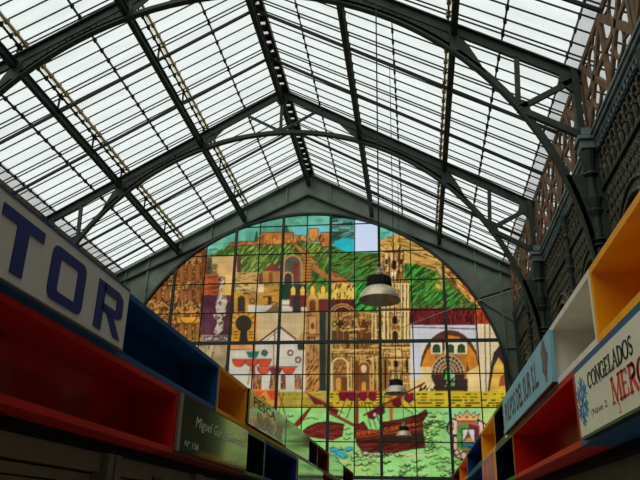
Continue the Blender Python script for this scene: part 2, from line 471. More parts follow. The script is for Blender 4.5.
    for k in range(7):
        a0, a1 = yb+k*HB, min(yb+(k+1)*HB, y1)
        m = MB(); xx = X(-0.10)
        def bar(ya, za, yb_, zb_, w, dp=0.06): m.beam((xx, ya, za), (xx, yb_, zb_), dp, w, up=(0, -(zb_-za), (yb_-ya)) if True else None)
        bar(a0, Z0+0.06, a1, Z0+0.06, 0.14); bar(a0, Z1-0.05, a1, Z1-0.05, 0.16); bar(a0, 10.75, a1, 10.75, 0.13)
        for y in (a0+0.08, a1-0.08): bar(y, Z0, y, Z1, 0.2, 0.08)
        yc = (a0+a1)/2
        bar(yc, Z0, yc, Z1, 0.15, 0.08)
        for ya, yb2 in ((a0, yc), (a1, yc)):
            bar(ya, Z0+0.1, yb2, Z1-0.1, 0.17, 0.07); bar(ya, Z1-0.1, yb2, Z0+0.1, 0.15, 0.07)
        # curved scrolls
        for c in (a0+(a1-a0)*0.25, a0+(a1-a0)*0.75):
            for zc_ in (Z0+0.55, Z0+1.45):
                for rr in (0.30,):
                    m.sweep([((xx, c+rr*math.cos(t), zc_+rr*math.sin(t)), (0, math.cos(t), math.sin(t)), (1, 0, 0)) for t in [2*math.pi*q/16 for q in range(16)]],
                            [(-0.032, -0.03), (0.032, -0.03), (0.032, 0.03), (-0.032, 0.03)], close=True)
            for j in range(4):
                a = j*math.pi/2+0.5
                for zc_ in (Z0+0.55, Z0+1.45):
                    m.beam((xx, c+0.3*math.cos(a), zc_+0.3*math.sin(a)), (xx, c+0.62*math.cos(a), zc_+0.44*math.sin(a)), 0.04, 0.05, up=(1, 0, 0))
        m.build('pierced_screen', BROWN, W, label='brown painted pierced clerestory screen')
side_wall(1, 'right')
side_wall(-1, 'left')
# grimy eaves plate closing the wall above the screens

# ------------------------------------------------------------------ the stained glass picture
K = 3                                       # canvas samples per design unit
CX0, CY0, CW, CH = 60, 205, 480, 300
CAN = np.zeros((CH*K, CW*K, 3)); CAN[:] = (150, 190, 110)
yy_, xx_ = np.mgrid[0:CH*K, 0:CW*K]
PX = CX0+(xx_+0.5)/K; PY = CY0+(yy_+0.5)/K
rng = np.random.RandomState(3)
def blob(n, seed):
    r_ = np.random.RandomState(seed); g = r_.rand(CH//n+3, CW//n+3)
    fy = (PY-CY0)/n; fx = (PX-CX0)/n; iy = fy.astype(int); ix = fx.astype(int); ty = fy-iy; tx = fx-ix
    return (g[iy, ix]*(1-tx)+g[iy, ix+1]*tx)*(1-ty)+(g[iy+1, ix]*(1-tx)+g[iy+1, ix+1]*tx)*ty
N2, N3, N6 = blob(2, 1), blob(3, 2), blob(7, 3)
def local_mask(pts):
    xs = [p[0] for p in pts]; ys = [p[1] for p in pts]
    x0 = max(0, int((min(xs)-CX0)*K)-1); x1 = min(CW*K, int((max(xs)-CX0)*K)+2)
    y0 = max(0, int((min(ys)-CY0)*K)-1); y1 = min(CH*K, int((max(ys)-CY0)*K)+2)
    if x1 <= x0 or y1 <= y0: return None
    X, Y = PX[y0:y1, x0:x1], PY[y0:y1, x0:x1]; c = np.zeros(X.shape, bool); n = len(pts)
    for i in range(n):
        ax, ay = pts[i]; bx, by = pts[(i+1) % n]
        if ay == by: continue
        t = ((ay > Y) != (by > Y)) & (X < (bx-ax)*(Y-ay)/(by-ay)+ax); c ^= t
    return (slice(y0, y1), slice(x0, x1)), c
def mask_poly(pts):
    M = np.zeros(PX.shape, bool); q_ = local_mask(pts)
    if q_: M[q_[0]] = q_[1]
    return M
def poly(pts, col, nz=0.12):
    M = mask_poly(pts) if not isinstance(pts, np.ndarray) else pts
    f = (1-nz+2*nz*N6[M])[:, None]; CAN[M] = np.clip(np.array(col)*f, 0, 255); return M
def rect(x0, y0, x1, y1, col, nz=0.12): return poly([(x0, y0), (x1, y0), (x1, y1), (x0, y1)], col, nz)
def ell(cx, cy_, rx, ry, col, a0=0, a1=360):
    pts = [(cx+rx*math.cos(math.radians(a0+(a1-a0)*i/28)), cy_+ry*math.sin(math.radians(a0+(a1-a0)*i/28))) for i in range(29)]
    return poly(pts, col)
def line(pts, w, col):
    for (ax, ay), (bx, by) in zip(pts[:-1], pts[1:]):
        L = math.hypot(bx-ax, by-ay) or 1; nx, ny = -(by-ay)/L*w/2, (bx-ax)/L*w/2
        q_ = local_mask([(ax+nx, ay+ny), (bx+nx, by+ny), (bx-nx, by-ny), (ax-nx, ay-ny)])
        if q_: CAN[q_[0]][q_[1]] = col
def ring(cx, cy_, rx, ry, w, col, a0=0, a1=360):
    line([(cx+rx*math.cos(math.radians(a0+(a1-a0)*i/24)), cy_+ry*math.sin(math.radians(a0+(a1-a0)*i/24))) for i in range(25)], w, col)
def hatch(M, cols, ang, n, ln=(4, 10), w=0.9, seed=1):
    """brush strokes laid inside a mask"""
    r_ = random.Random(seed); iy, ix = np.nonzero(M)
    if len(iy) == 0: return
    ya_, yb_, xa_, xb_ = max(0, iy.min()-40), iy.max()+40, max(0, ix.min()-40), ix.max()+40
    old = CAN[ya_:yb_, xa_:xb_].copy(); MM = M[ya_:yb_, xa_:xb_]
    for _ in range(n):
        q = r_.randrange(len(iy)); x, y = PX[iy[q], ix[q]], PY[iy[q], ix[q]]; a = math.radians(ang+r_.uniform(-12, 12)); l = r_.uniform(*ln)/2
        line([(x-l*math.cos(a), y+l*math.sin(a)), (x+l*math.cos(a), y-l*math.sin(a))], w*r_.uniform(0.6, 1.3), r_.choice(cols))
    CAN[ya_:yb_, xa_:xb_][~MM] = old[~MM]
def grain(M, col, thr=0.62, amt=0.75, nz=None):
    nz = N2 if nz is None else nz
    q = M & (nz > thr); CAN[q] = CAN[q]*(1-amt)+np.array(col)*amt
BR, DK, BK = (92, 52, 28), (52, 36, 26), (28, 24, 20)
def arch(x0, x1, y0, y1, col, edge=BR, w=0.8):
    cx = (x0+x1)/2; r_ = (x1-x0)/2
    pts = [(x0, y1), (x0, y0+r_)]+[(cx-r_*math.cos(t), y0+r_-r_*math.sin(t)) for t in [math.pi*i/10 for i in range(11)]]+[(x1, y1)]
    poly(pts, col)
    if w: line(pts, w, edge)
# sky
M = rect(190, 205, 410, 262, (104, 178, 152), 0.2); hatch(M, [(70, 140, 120), (140, 205, 185), (90, 160, 130)], 10, 120, (8, 20), 2.2, 2)
M = rect(292, 224, 330, 236, (112, 200, 200), 0.1); M = rect(331, 213, 355, 246, (70, 110, 95)); hatch(M, [(120, 180, 165), (40, 70, 60), (90, 150, 140)], 6, 60, (8, 16), 1.6, 4)
poly([(334, 240), (345, 236), (354, 238), (354, 249), (346, 251), (334, 247)], (40, 188, 196))
M = rect(378, 222, 398, 240, (110, 192, 170)); hatch(M, [(70, 150, 130)], 10, 14)
# golden ground behind the tower
M = poly([(378, 240), (392, 234), (404, 232), (430, 246), (470, 285), (496, 318), (378, 318)], (206, 160, 84)); hatch(M, [(226, 184, 92), (176, 110, 40), (96, 60, 30), (236, 200, 116), (120, 110, 40)], -12, 420, (5, 15), 1.1, 5)
# hill
H = poly([(206, 256), (216, 250), (230, 243), (262, 242), (300, 240), (330, 243), (346, 251), (378, 252), (378, 312), (206, 312)], (76, 104, 44), 0.3)
hatch(H, [(128, 150, 60), (160, 180, 80), (48, 80, 30), (60, 100, 36), (176, 186, 90)], 50, 900, (4, 13), 1.0, 6)
H = poly([(331, 246), (346, 251), (378, 252), (378, 312), (331, 312)], (52, 84, 34), 0.3)
hatch(H, [(90, 130, 60), (30, 56, 24), (70, 150, 60), (120, 120, 50)], 25, 260, (5, 14), 1.3, 7)
H = rect(355, 282, 380, 310, (44, 118, 44)); hatch(H, [(90, 200, 80), (24, 60, 24)], 50, 70, (5, 12), 1.2, 8)
H = poly([(404, 262), (416, 262), (436, 270), (452, 282), (470, 298), (482, 309), (404, 309)], (54, 100, 42), 0.35)
hatch(H, [(74, 176, 66), (36, 62, 26), (44, 72, 30), (130, 140, 50)], 38, 330, (4, 11), 1.1, 9)
hatch(rect(436, 266, 446, 290, (110, 120, 50)), [(220, 190, 90), (84, 120, 40)], -40, 30, (4, 9), 1.2, 10)
M = poly([(440, 266), (456, 268), (488, 296), (494, 309), (470, 300), (452, 284)], (196, 140, 66)); hatch(M, [(236, 200, 110), (150, 60, 30), (100, 60, 30)], -45, 80, (5, 14), 1.2, 11)
# fortress
for x0, y0, x1, y1, c in ((229, 241, 240, 245, (176, 96, 56)), (238, 240, 262, 244, (170, 100, 60)), (256, 236, 262, 243, (176, 104, 56)), (261, 231, 283, 243, (206, 130, 60)), (283, 231, 293, 242, (184, 110, 60)), (293, 234, 299, 241, (216, 140, 66)), (300, 234, 306, 240, (220, 146, 70)), (308, 227, 318, 240, (206, 140, 56)), (320, 231, 329, 245, (190, 120, 56)), (319, 234, 323, 240, (120, 60, 36))):
    M = rect(x0, y0, x1, y1, c); hatch(M, [BR, (230, 160, 80)], 85, int((x1-x0)*1.2), (2, 5), 0.6, int(x0)); line([(x0, y0), (x1, y0), (x1, y1), (x0, y1), (x0, y0)], 0.7, BR)
poly([(281, 231), (286, 223), (289, 231)], (60, 100, 70)); poly([(253, 240), (256, 228), (258, 240)], (50, 84, 50))
# path down the hill
M = poly([(291, 241), (296, 241), (318, 262), (345, 277), (354, 284), (340, 284), (322, 276), (306, 258)], (176, 112, 60)); hatch(M, [(210, 150, 80), BR], -40, 60, (3, 6), 0.7, 12)
line([(291, 242), (322, 276), (340, 284)], 0.8, BR); line([(296, 241), (318, 262), (352, 281)], 0.8, BR)
# left monument facade
M = poly([(60, 250), (205, 247), (206, 345), (60, 345)], (178, 124, 60), 0.25)
hatch(M, [BR, (206, 154, 80), (112, 66, 32), (74, 44, 26), (214, 168, 90)], 86, 4200, (2, 6), 0.9, 13); hatch(M, [DK, (120, 70, 34)], 45, 700, (2, 4), 0.8, 43); hatch(M, [DK, BR], 4, 500, (3, 8), 0.7, 44); hatch(M, [BR, (110, 60, 30)], 2, 130, (4, 14), 0.7, 14)
rect(176, 316, 198, 322, (222, 158, 50)); ring(187, 314, 9, 9, 1, BR, 0, 180); line([(151, 311), (161, 298), (170, 311)], 1.2, BR); line([(152, 308), (161, 301), (169, 308)], 0.8, (226, 180, 110))
for x in (178, 186, 194): arch(x, x+5, 262, 280, (150, 92, 48)); arch(x, x+5, 322, 338, (160, 104, 50))
for x in (155, 163, 178, 186, 194): arch(x, x+5, 288, 300, (150, 92, 48))
M = rect(200, 247, 206, 294, (140, 74, 40)); hatch(M, [BR], 90, 14)
# sand wall and monument on purple
rect(206, 255, 236, 276, (216, 176, 112), 0.08); M = rect(206, 256, 211, 276, (104, 110, 80)); hatch(M, [(60, 66, 50)], 90, 20); hatch(rect(211, 262, 217, 275, (190, 150, 90)), [(110, 90, 60)], 0, 12, (3, 6))
M = rect(203, 273, 218, 294, (186, 96, 50)); hatch(M, [(110, 50, 30)], 0, 16, (5, 12)); rect(224, 272, 234, 293, (220, 180, 110))
rect(200, 294, 234, 337, (86, 50, 62), 0.2); rect(200, 334, 232, 342, (150, 134, 116))
for pts in ([(218, 279), (221, 275), (224, 279), (223, 288), (227, 300), (225, 312), (215, 312), (214, 302), (218, 290)], [(211, 313), (226, 313), (223, 317), (222, 330), (214, 336), (212, 330), (216, 322)], [(203, 336), (228, 335), (229, 339), (204, 340)]):
    M = poly(pts, (206, 190, 170)); hatch(M, [(90, 60, 50), (60, 40, 36)], 70, 26, (2, 5), 0.7, 15); line(pts+[pts[0]], 0.8, (70, 44, 44))
rect(192, 342, 228, 380, (186, 176, 156)); M = poly([(209, 344), (222, 344), (224, 352), (220, 374), (213, 374), (208, 352)], (206, 196, 180)); hatch(M, [BK, (120, 90, 70)], 60, 30, (2, 5), 0.8, 16)
M = rect(60, 342, 228, 392, (170, 150, 112), 0.2); hatch(M, [(206, 186, 150), (110, 84, 60), BR], 88, 260, (4, 12), 0.9, 51)
for x in range(66, 190, 18): arch(x, x+10, 352, 388, (96, 64, 44), (206, 170, 110), 1.2)
# village
M = rect(236, 255, 240, 272, (104, 54, 56)); M = rect(235, 271, 258, 293, (206, 168, 100)); hatch(M, [(70, 48, 36), (150, 104, 50), (226, 196, 130)], 2, 44, (4, 9), 0.8, 17)
M = rect(221, 284, 233, 294, (220, 170, 90)); rect(262, 270, 280, 283, (186, 130, 66)); poly([(261, 270), (272, 261), (281, 270)], (128, 64, 46)); rect(268, 271, 272, 282, (140, 84, 44)); rect(258, 272, 262, 283, (120, 70, 50))
M = rect(256, 284, 279, 304, (192, 138, 54)); hatch(M, [BR, (226, 176, 80)], 0, 16, (4, 12)); rect(267, 295, 271, 303, (90, 50, 36)); rect(257, 283, 263, 291, (216, 196, 160))
arch(283, 301, 254, 284, (92, 88, 78), (196, 140, 80), 2.2); rect(292, 262, 298, 280, (120, 60, 44)); arch(283, 292, 271, 284, (70, 60, 54), (206, 160, 96), 1.6)
M = rect(302, 254, 311, 281, (182, 124, 56))
for i in range(9): line([(302, 256+i*3), (311, 256+i*3)], 0.8, BR)
M = rect(311, 262, 330, 283, (60, 96, 40)); hatch(M, [(120, 160, 60), (40, 70, 30)], 50, 30)
poly([(313, 262), (331, 276), (331, 281), (311, 268)], (180, 112, 60))
rect(281, 283, 306, 298, (38, 62, 50)); rect(289, 293, 306, 307, (116, 50, 42)); rect(281, 299, 289, 311, (206, 196, 176)); rect(289, 306, 306, 311, (210, 200, 184)); line([(281, 304), (289, 304)], 0.7, BR)
def turret(x, y, c=(226, 184, 70)): poly([(x-2.6, y+9), (x-2.6, y+3), (x, y-1), (x+2.6, y+3), (x+2.6, y+9)], c); line([(x-2.6, y+9), (x-2.6, y+3), (x, y-1), (x+2.6, y+3), (x+2.6, y+9)], 0.6, BR)
for x in (292.5, 302): turret(x, 285)
arch(292, 300, 294, 311, (60, 54, 48)); rect(306, 292, 319, 311, (190, 134, 66)); poly([(305, 298), (312, 290), (319, 298)], (216, 166, 90)); line([(305, 298), (312, 290), (319, 298)], 0.9, BR); arch(309.5, 314.5, 299, 310, (110, 66, 44))
rect(318, 298, 330, 311, (110, 46, 42)); rect(318, 291, 330, 298, (220, 186, 80))
for x in (312, 322.5): turret(x, 284)
rect(233, 293, 247, 312, (202, 146, 52)); arch(237, 244, 295, 311, (62, 54, 42), BR, 0.8)
rect(247, 293, 257, 304, (180, 126, 60)); ring(251.5, 300, 2.4, 2.4, 1, DK); rect(247, 304, 272, 311, (206, 196, 176)); poly([(264, 311), (277, 301), (277, 311)], (122, 84, 56))
# keyhole gate
rect(231, 312, 256, 341, (206, 148, 50)); 
for i in range(7):
    a = math.pi*i/6; line([(242.7+9*math.cos(a), 322-9*math.sin(a)), (242.7+12*math.cos(a), 322-12*math.sin(a))], 1.0, BR)
for y in (331, 334, 337): line([(233, y), (237, y)], 1, BR); line([(248, y), (252, y)], 1, BR)
ell(242.7, 322.5, 8.4, 8.4, (58, 50, 40)); poly([(240, 328), (246, 328), (247, 341), (238, 341)], (58, 50, 40)); line([(254, 312), (254, 341)], 1.2, (150, 70, 36))
rect(256, 312, 305, 343, (202, 176, 128), 0.07); poly([(256, 343), (279, 325), (302, 343)], (212, 200, 176), 0.05)
line([(257, 342), (279, 325.5)], 1.6, (96, 54, 42)); line([(279, 325.5), (300, 342)], 1.8, (96, 54, 42)); line([(262, 342), (280, 328)], 0.7, (150, 110, 80)); line([(274, 330), (274, 342)], 1.2, (120, 70, 50))
poly([(294, 340), (304, 330), (304, 341)], (186, 140, 88))
M = rect(305, 311, 319, 341, (188, 136, 72)); hatch(M, [BR, (214, 166, 96)], 0, 18, (3, 8)); rect(308, 315, 316, 333, (206, 150, 90)); line([(308, 315), (316, 315), (316, 333), (308, 333), (308, 315)], 0.8, BR); ell(312, 325, 2, 3.4, (120, 60, 40)); hatch(mask_poly([(306, 334), (318, 334), (318, 339), (306, 339)]), [BR], 90, 16, (2, 4))
rect(319, 311, 326, 391, (40, 58, 48)); rect(325.5, 311, 330, 391, (150, 96, 66))
rr_ = random.Random(11)
# cathedral front
M = rect(331, 282, 355, 299, (218, 186, 76)); hatch(M, [(90, 50, 36), (240, 214, 110)], 80, 50, (2, 5), 1.2, 20)
M = rect(331, 298, 355, 311, (92, 44, 38)); hatch(M, [(60, 28, 26)], 90, 30, (4, 8), 0.7); 
for r_ in (12, 9): ring(342, 312, r_, r_*0.75, 1.4, (196, 140, 76), 180, 360)
M = rect(331, 311, 382, 391, (166, 120, 58), 0.25); hatch(M, [(206, 164, 92), (124, 82, 38), (80, 50, 28)], 90, 560, (3, 10), 0.9, 21); hatch(M, [(120, 76, 38), (228, 190, 110)], 0, 90, (6, 18), 0.9, 22)
for x in (334, 340, 346): arch(x-2.2, x+2.2, 330, 340, (96, 62, 34))
for x in (334, 339.5, 345): ring(x, 323, 2.2, 2.4, 1.1, DK)
rect(338, 319, 341, 327, (70, 46, 30))
for x in (358.5, 364, 369): arch(x-1.8, x+1.8, 331, 340, (104, 66, 36))
rect(362, 319, 365, 327, (80, 50, 30)); ring(360, 323, 1.6, 1.8, 1, DK); ring(367, 323, 1.6, 1.8, 1, DK)
for x in (372, 375.5): line([(x, 313), (x, 340)], 1.6, (236, 206, 140))
line([(331, 342), (382, 342)], 1.2, BR); line([(331, 349), (382, 349)], 1.4, (226, 184, 104)); line([(331, 353), (382, 353)], 0.9, BR)
arch(331.5, 347.5, 357, 391, (150, 100, 50), (232, 206, 150), 1.6); hatch(mask_poly([(333, 362), (346, 362), (346, 372), (333, 372)]), [(206, 150, 80), BR], 60, 40, (2, 4)); arch(335, 341, 376, 390, (196, 140, 66)); rect(341, 376, 347, 390, (110, 66, 36))
arch(357, 370, 361, 391, (120, 78, 40), (206, 160, 90), 1.2); ell(363.5, 368, 3, 4, (224, 196, 130)); arch(361, 366, 380, 391, (206, 150, 70))
for x in (351, 354, 373, 377): line([(x, 356), (x, 391)], 1.5, (226, 180, 100)); line([(x+1.4, 356), (x+1.4, 391)], 0.7, BR)
# bell tower
M = rect(381, 280, 410, 408, (198, 154, 80), 0.2); hatch(M, [(232, 198, 124), (150, 100, 46), (88, 56, 30)], 90, 380, (3, 12), 0.9, 24); hatch(M, [(120, 74, 36), (236, 200, 120)], 0, 50, (6, 16), 1.0, 25)
for x in (384, 388, 401, 405, 408): line([(x, 282), (x, 341)], 1.7, (240, 214, 140)); line([(x+1.5, 282), (x+1.5, 341)], 0.7, BR)
for y in (281, 308, 345, 357): line([(381, y), (410, y)], 1.3, BR); line([(381, y+1.8), (410, y+1.8)], 1.4, (238, 204, 124))
M = rect(383, 251, 404, 281, (206, 164, 92)); hatch(M, [(240, 210, 140), BR], 90, 50, (6, 16), 0.9, 26)
M = poly([(386, 251), (387, 244), (391, 240), (393, 233), (395, 233), (397, 240), (402, 244), (403, 251)], (196, 150, 76)); hatch(M, [BR, (232, 196, 120)], 75, 20, (3, 8)); line([(384, 250.5), (404, 250.5)], 1.5, BR)
arch(392, 396, 259, 268, BK); arch(385.5, 387.5, 258, 263, DK); arch(400, 402, 258, 263, DK); ell(393.7, 272.5, 2.3, 2.6, (236, 226, 206)); arch(398.5, 403, 271, 277, (150, 110, 50)); arch(385, 389, 271, 277, (150, 110, 50))
for x in (384, 389.5, 398.5, 403): line([(x, 253), (x, 281)], 1.0, BR)
for y in (265, 316): line([(383, y), (404, y)], 0.6, BR)
arch(392.5, 397, 315, 323, BK); arch(391.5, 398.5, 329, 341, (70, 46, 28), (240, 206, 120), 1.2); arch(393.5, 397, 293, 300, DK)
rect(394, 360, 398, 366, BK); ell(398, 352, 3.5, 3, (236, 206, 130)); rect(382, 358, 388, 390, (150, 100, 50)); rect(384.5, 359, 386, 388, BK); rect(406, 358, 408, 372, BK)
# market gate building
rect(410, 307, 504, 392, (226, 206, 160), 0.05); rect(411, 322, 478, 345, (206, 206, 210), 0.04); rect(411, 341, 421, 378, (206, 206, 216), 0.04); rect(411, 378, 421, 391, (226, 200, 130))
M = rect(410, 307, 477, 324, (98, 34, 34)); hatch(M, [(60, 22, 24), (130, 50, 44)], 88, 130, (3, 7), 1.0, 28); M = rect(475, 307, 492, 323, (150, 54, 30)); hatch(M, [(200, 80, 34), (80, 30, 24)], 88, 40, (3, 7), 1.0, 29); line([(411, 326), (476, 328)], 1.2, (120, 90, 84))
for x in (476.5, 485, 490): line([(x, 323), (x+1.5, 391)], 1.0, (90, 66, 44))
def horseshoe(cx, cy_, r_, yb2, col): ell(cx, cy_, r_, r_*1.25, col); 
M = poly([(420, 372)]+[(450-30*math.cos(t), 370-41*math.sin(t)) for t in [0.05+3.04*i/20 for i in range(21)]]+[(479, 372), (474, 380), (426, 380)], (86, 54, 38))
M = poly([(421, 366), (427, 350), (434, 342), (436, 360), (430, 371)], (214, 134, 46)); M = poly([(468, 342), (476, 354), (479, 368), (470, 372), (466, 356)], (212, 132, 40)); M = poly([(447, 334), (460, 336), (462, 341), (447, 341)], (206, 130, 40))
poly([(420, 366), (430, 366), (438, 372), (437, 391), (420, 391)], (228, 202, 140)); poly([(466, 372), (480, 364), (480, 391), (468, 391)], (226, 196, 130)); rect(436, 350, 467, 392, (176, 112, 44))
ell(448, 372, 17, 19, (70, 44, 34))
for r_, w in ((16.4, 1.4), (13, 1.2), (9.5, 1.0), (6, 0.9)): ring(448, 373, r_, r_*1.15, w, (206, 176, 130), 180, 360)
for i in range(13):
    a = math.pi*i/12; line([(448+6*math.cos(a), 373-7*math.sin(a)), (448+16*math.cos(a), 373-18*math.sin(a))], 0.9, (196, 164, 120))
rect(435, 378, 468, 391, (56, 42, 36)); hatch(mask_poly([(443, 372), (455, 372), (455, 386), (443, 386)]), [(220, 210, 190), (80, 190, 90)], 60, 34, (2, 4), 1.0, 31); poly([(446, 370), (451, 368), (452, 379), (447, 380)], (70, 190, 80))
for x0 in (431, 445, 456): rect(x0, 341, x0+11.5, 353, (232, 222, 190), 0.03); arch(x0+2.2, x0+9, 343.5, 352, (50, 80, 44), BK, 0.8)
hatch(mask_poly([(418, 384), (438, 384), (438, 391), (418, 391)]), [(60, 40, 30)], 60, 30, (2, 5)); 
M = poly([(490, 372), (494, 352), (502, 342), (512, 342), (512, 391), (488, 391)], (58, 46, 40)); poly([(491, 384), (494, 366), (499, 356), (504, 364), (507, 391), (490, 391)], (224, 176, 66)); poly([(501, 376), (506, 372), (508, 384), (499, 386)], (150, 80, 50))
# river wall
M = rect(60, 390.5, 540, 407.5, (206, 178, 44), 0.08); rw = random.Random(5)
for i in range(220):
    x = rw.uniform(60, 530) if i > 130 else rw.uniform(280, 506); y = rw.choice([393.5, 396.5, 399.5, 402.5, 405]); l = rw.uniform(1.5, 6); line([(x, y), (x+l, y)], 1.1 if x > 400 else 0.8, BK)
rect(276, 391, 327, 407, (180, 160, 56)); 
for i in range(26):
    x = rw.uniform(280, 322); y = rw.choice([394, 398, 402, 405]); line([(x, y), (x+rw.uniform(1.5, 4), y)], 0.9, (96, 80, 24))
# fairground corner
rect(228, 343, 305, 391, (208, 200, 178), 0.06); rect(229, 343, 251, 349, (216, 148, 90)); line([(229, 349), (251, 349)], 1, (150, 70, 40))
rect(297, 343, 304, 349, (50, 56, 50)); line([(253, 343), (253, 391)], 2.4, (130, 66, 40)); line([(273, 343), (273, 374)], 1.4, (170, 100, 70))
rect(305, 341, 319, 391, (184, 128, 60)); M = rect(306, 344, 318, 362, (196, 140, 76)); hatch(M, [BR], 80, 14, (3, 7)); hatch(mask_poly([(305, 364), (319, 364), (319, 391), (305, 391)]), [BR, (226, 170, 80), DK], 50, 34, (3, 7))
poly([(245, 350.5), (258.5, 350.5), (256, 357), (248, 357)], (52, 112, 88)); ell(263.7, 352, 3, 3, (60, 116, 96)); ring(263.7, 352, 3, 3, 0.7, DK)
for c_ in ((289.7, 352), (297.6, 359)): ring(c_[0], c_[1], 2.6, 2.6, 1.5, (96, 60, 44))
def bowl(cx, y, w, h, c=(216, 76, 44)): ell(cx, y, w/2, h, c, 0, 180); ring(cx, y, w/2, h, 0.8, (110, 44, 34), 0, 180)
for cx in (238, 251, 263.5): bowl(cx, 359, 13, 7)
line([(231, 358.8), (271.5, 358.8)], 1.6, (150, 74, 60))
for cx, c in ((262.7, (206, 80, 56)), (275, (120, 50, 60)), (288, (216, 76, 44))): bowl(cx, 367, 12, 6.5, c)
line([(256, 366), (297, 366)], 1.6, (140, 74, 60)); line([(247, 384), (250, 365), (253, 384)], 1.0, (150, 90, 60)); line([(269, 388), (272, 366)], 1.6, (110, 60, 50))
for x0, x1 in ((253, 261), (270, 277), (280, 285), (294, 301)): M = rect(x0, 374, x1, 389, (186, 128, 84)); hatch(M, [(96, 56, 36)], 80, 10, (4, 9), 1.2)
M = rect(250, 389, 279, 412, (206, 140, 60)); poly([(252, 390), (264, 390), (258, 397)], (220, 70, 40)); poly([(265, 390), (276, 390), (276, 399), (270, 399)], (220, 74, 40)); line([(254, 410), (262, 395), (270, 410)], 1.6, (120, 70, 40)); rect(258, 400, 268, 408, (190, 160, 60))
# sea
M = rect(60, 407.5, 540, 505, (152, 214, 122), 0.10)
M2 = mask_poly([(446, 408), (482, 408), (482, 440), (446, 440)]); CAN[M2] = CAN[M2]*0.4+np.array((150, 210, 170))*0.6
M2 = mask_poly([(479, 408), (540, 408), (540, 505), (479, 505)]); CAN[M2] = CAN[M2]*0.3+np.array((200, 212, 120))*0.7
M2 = mask_poly([(331, 442), (378, 442), (378, 486), (331, 486)]); CAN[M2] = CAN[M2]*0.6+np.array((176, 200, 110))*0.4
def wave(x, y, s, col=(40, 56, 30), w=0.9):
    line([(x-s, y-s*0.15), (x-s*0.6, y+s*0.25), (x, y+s*0.3), (x+s*0.4, y-s*0.1), (x+s, y+s*0.05)], w, col)
for c_, n in (((206, 214, 140), 40), ((96, 140, 60), 60), ((40, 56, 30), 130)):
    for i in range(n):
        x = rw.uniform(326, 500); y = rw.uniform(446, 478)
        if rw.random() < 0.3: x = rw.uniform(424, 446); y = rw.uniform(412, 450)
        wave(x, y, rw.uniform(2.5, 6), c_, rw.uniform(0.6, 1.2))
for i in range(110):
    wave(rw.uniform(66, 300), rw.uniform(412, 500), rw.uniform(2.5, 6), (40, 56, 30), rw.uniform(0.6, 1.2))
for x, y in ((334, 449), (340, 452), (349, 448), (334, 456), (344, 455)): ell(x, y, 4.5, 2.2, (60, 160, 170)); wave(x, y+2, 4)
for x, y in ((346, 428), (349, 433), (347, 438)): wave(x, y, 4)
# small ship on the left
WD, WD2 = (104, 36, 30), (74, 28, 24)
M = poly([(302, 431), (308, 426), (318, 422), (329, 421), (344, 424), (342, 436), (332, 440), (304, 436)], WD, 0.2); hatch(M, [WD2, (130, 54, 40)], 5, 40, (6, 14), 0.9, 33)
line([(302, 431), (308, 426), (318, 422), (329, 421), (344, 424)], 1, BK); line([(303, 419), (311, 417), (318, 419)], 0.8, (60, 70, 40)); 
poly([(288, 430), (298, 418), (308, 407.5), (311, 407.5), (300, 424), (290, 432)], (120, 50, 32)); line([(278, 392), (290, 432)], 1.0, (110, 60, 40)); line([(283, 392), (276, 420)], 0.8, (110, 70, 40))
poly([(305, 391), (330, 404), (337, 410), (332, 414), (322, 404), (314, 404)], (112, 40, 40)); line([(304, 391), (344, 413)], 1.2, (150, 80, 40)); poly([(330, 408), (338, 409), (337, 416), (331, 415)], (110, 26, 36))
# great ship
line([(356.5, 360), (356.5, 426)], 4.0, (120, 58, 34)); line([(391, 378), (391, 424)], 3.2, (176, 96, 40)); line([(329, 412), (356, 426)], 3.2, (130, 62, 36))
hull = [(354, 424), (358, 424), (363, 421), (368, 429), (379, 430), (381, 422), (400, 419), (418, 414), (426, 409), (428, 413), (422, 422), (425, 447), (410, 449), (396, 452), (378, 453), (362, 451), (357, 444), (354, 434)]
M = poly(hull, (92, 36, 28), 0.2); hatch(M, [(60, 24, 20), (120, 50, 38)], 8, 90, (8, 20), 0.9, 35); line(hull+[hull[0]], 0.9, BK)
for i in range(11):
    x = 358+i*5.6; y = 433.5-i*0.95
    ell(x, y, 2.2, 1.7, (206, 100, 34)); ell(x, y, 1, 0.8, WD2)
line([(356, 437), (424, 428)], 0.9, (170, 80, 36)); line([(356, 430), (380, 433), (424, 422)], 0.8, (170, 80, 36)); M = poly([(381, 436), (423, 432), (424, 440), (381, 443)], (52, 36, 28))
line([(337, 391), (380, 391)], 1.8, (176, 96, 40))
for x in (343, 351, 363, 372.5): poly([(x-4, 391.5), (x+4, 391.5), (x+4, 397), (x+1.5, 401), (x-2, 400), (x-4.5, 396)], (126, 26, 44)); line([(x-4, 392), (x-4.5, 396), (x-2, 400)], 0.7, BK)
line([(363, 415), (425, 382)], 1.9, (130, 44, 30))
for x, y in ((372, 411), (380, 407), (397, 399), (409, 394)): poly([(x-5, y+1), (x+4, y-3), (x+5, y+4), (x+1, y+8), (x-4, y+6)], (116, 26, 44)); line([(x-5, y+1), (x-4, y+6), (x+1, y+8), (x+5, y+4)], 0.7, BK)
ell(375, 414, 2, 2, (230, 206, 200))
for a, b in (((344, 402), (338, 418)), ((352, 402), (346, 418)), ((364, 402), (371, 428)), ((368, 402), (376, 428)), ((372, 402), (380, 424)), ((395, 400), (414, 414)), ((404, 398), (418, 412)), ((385, 392), (380, 420))): line([a, b], 0.8, (50, 44, 28))
for i in range(28): wave(rw.uniform(358, 424), 452+rw.uniform(0, 4), rw.uniform(3, 5), (214, 206, 160) if i % 2 else (50, 60, 30), 1.0)
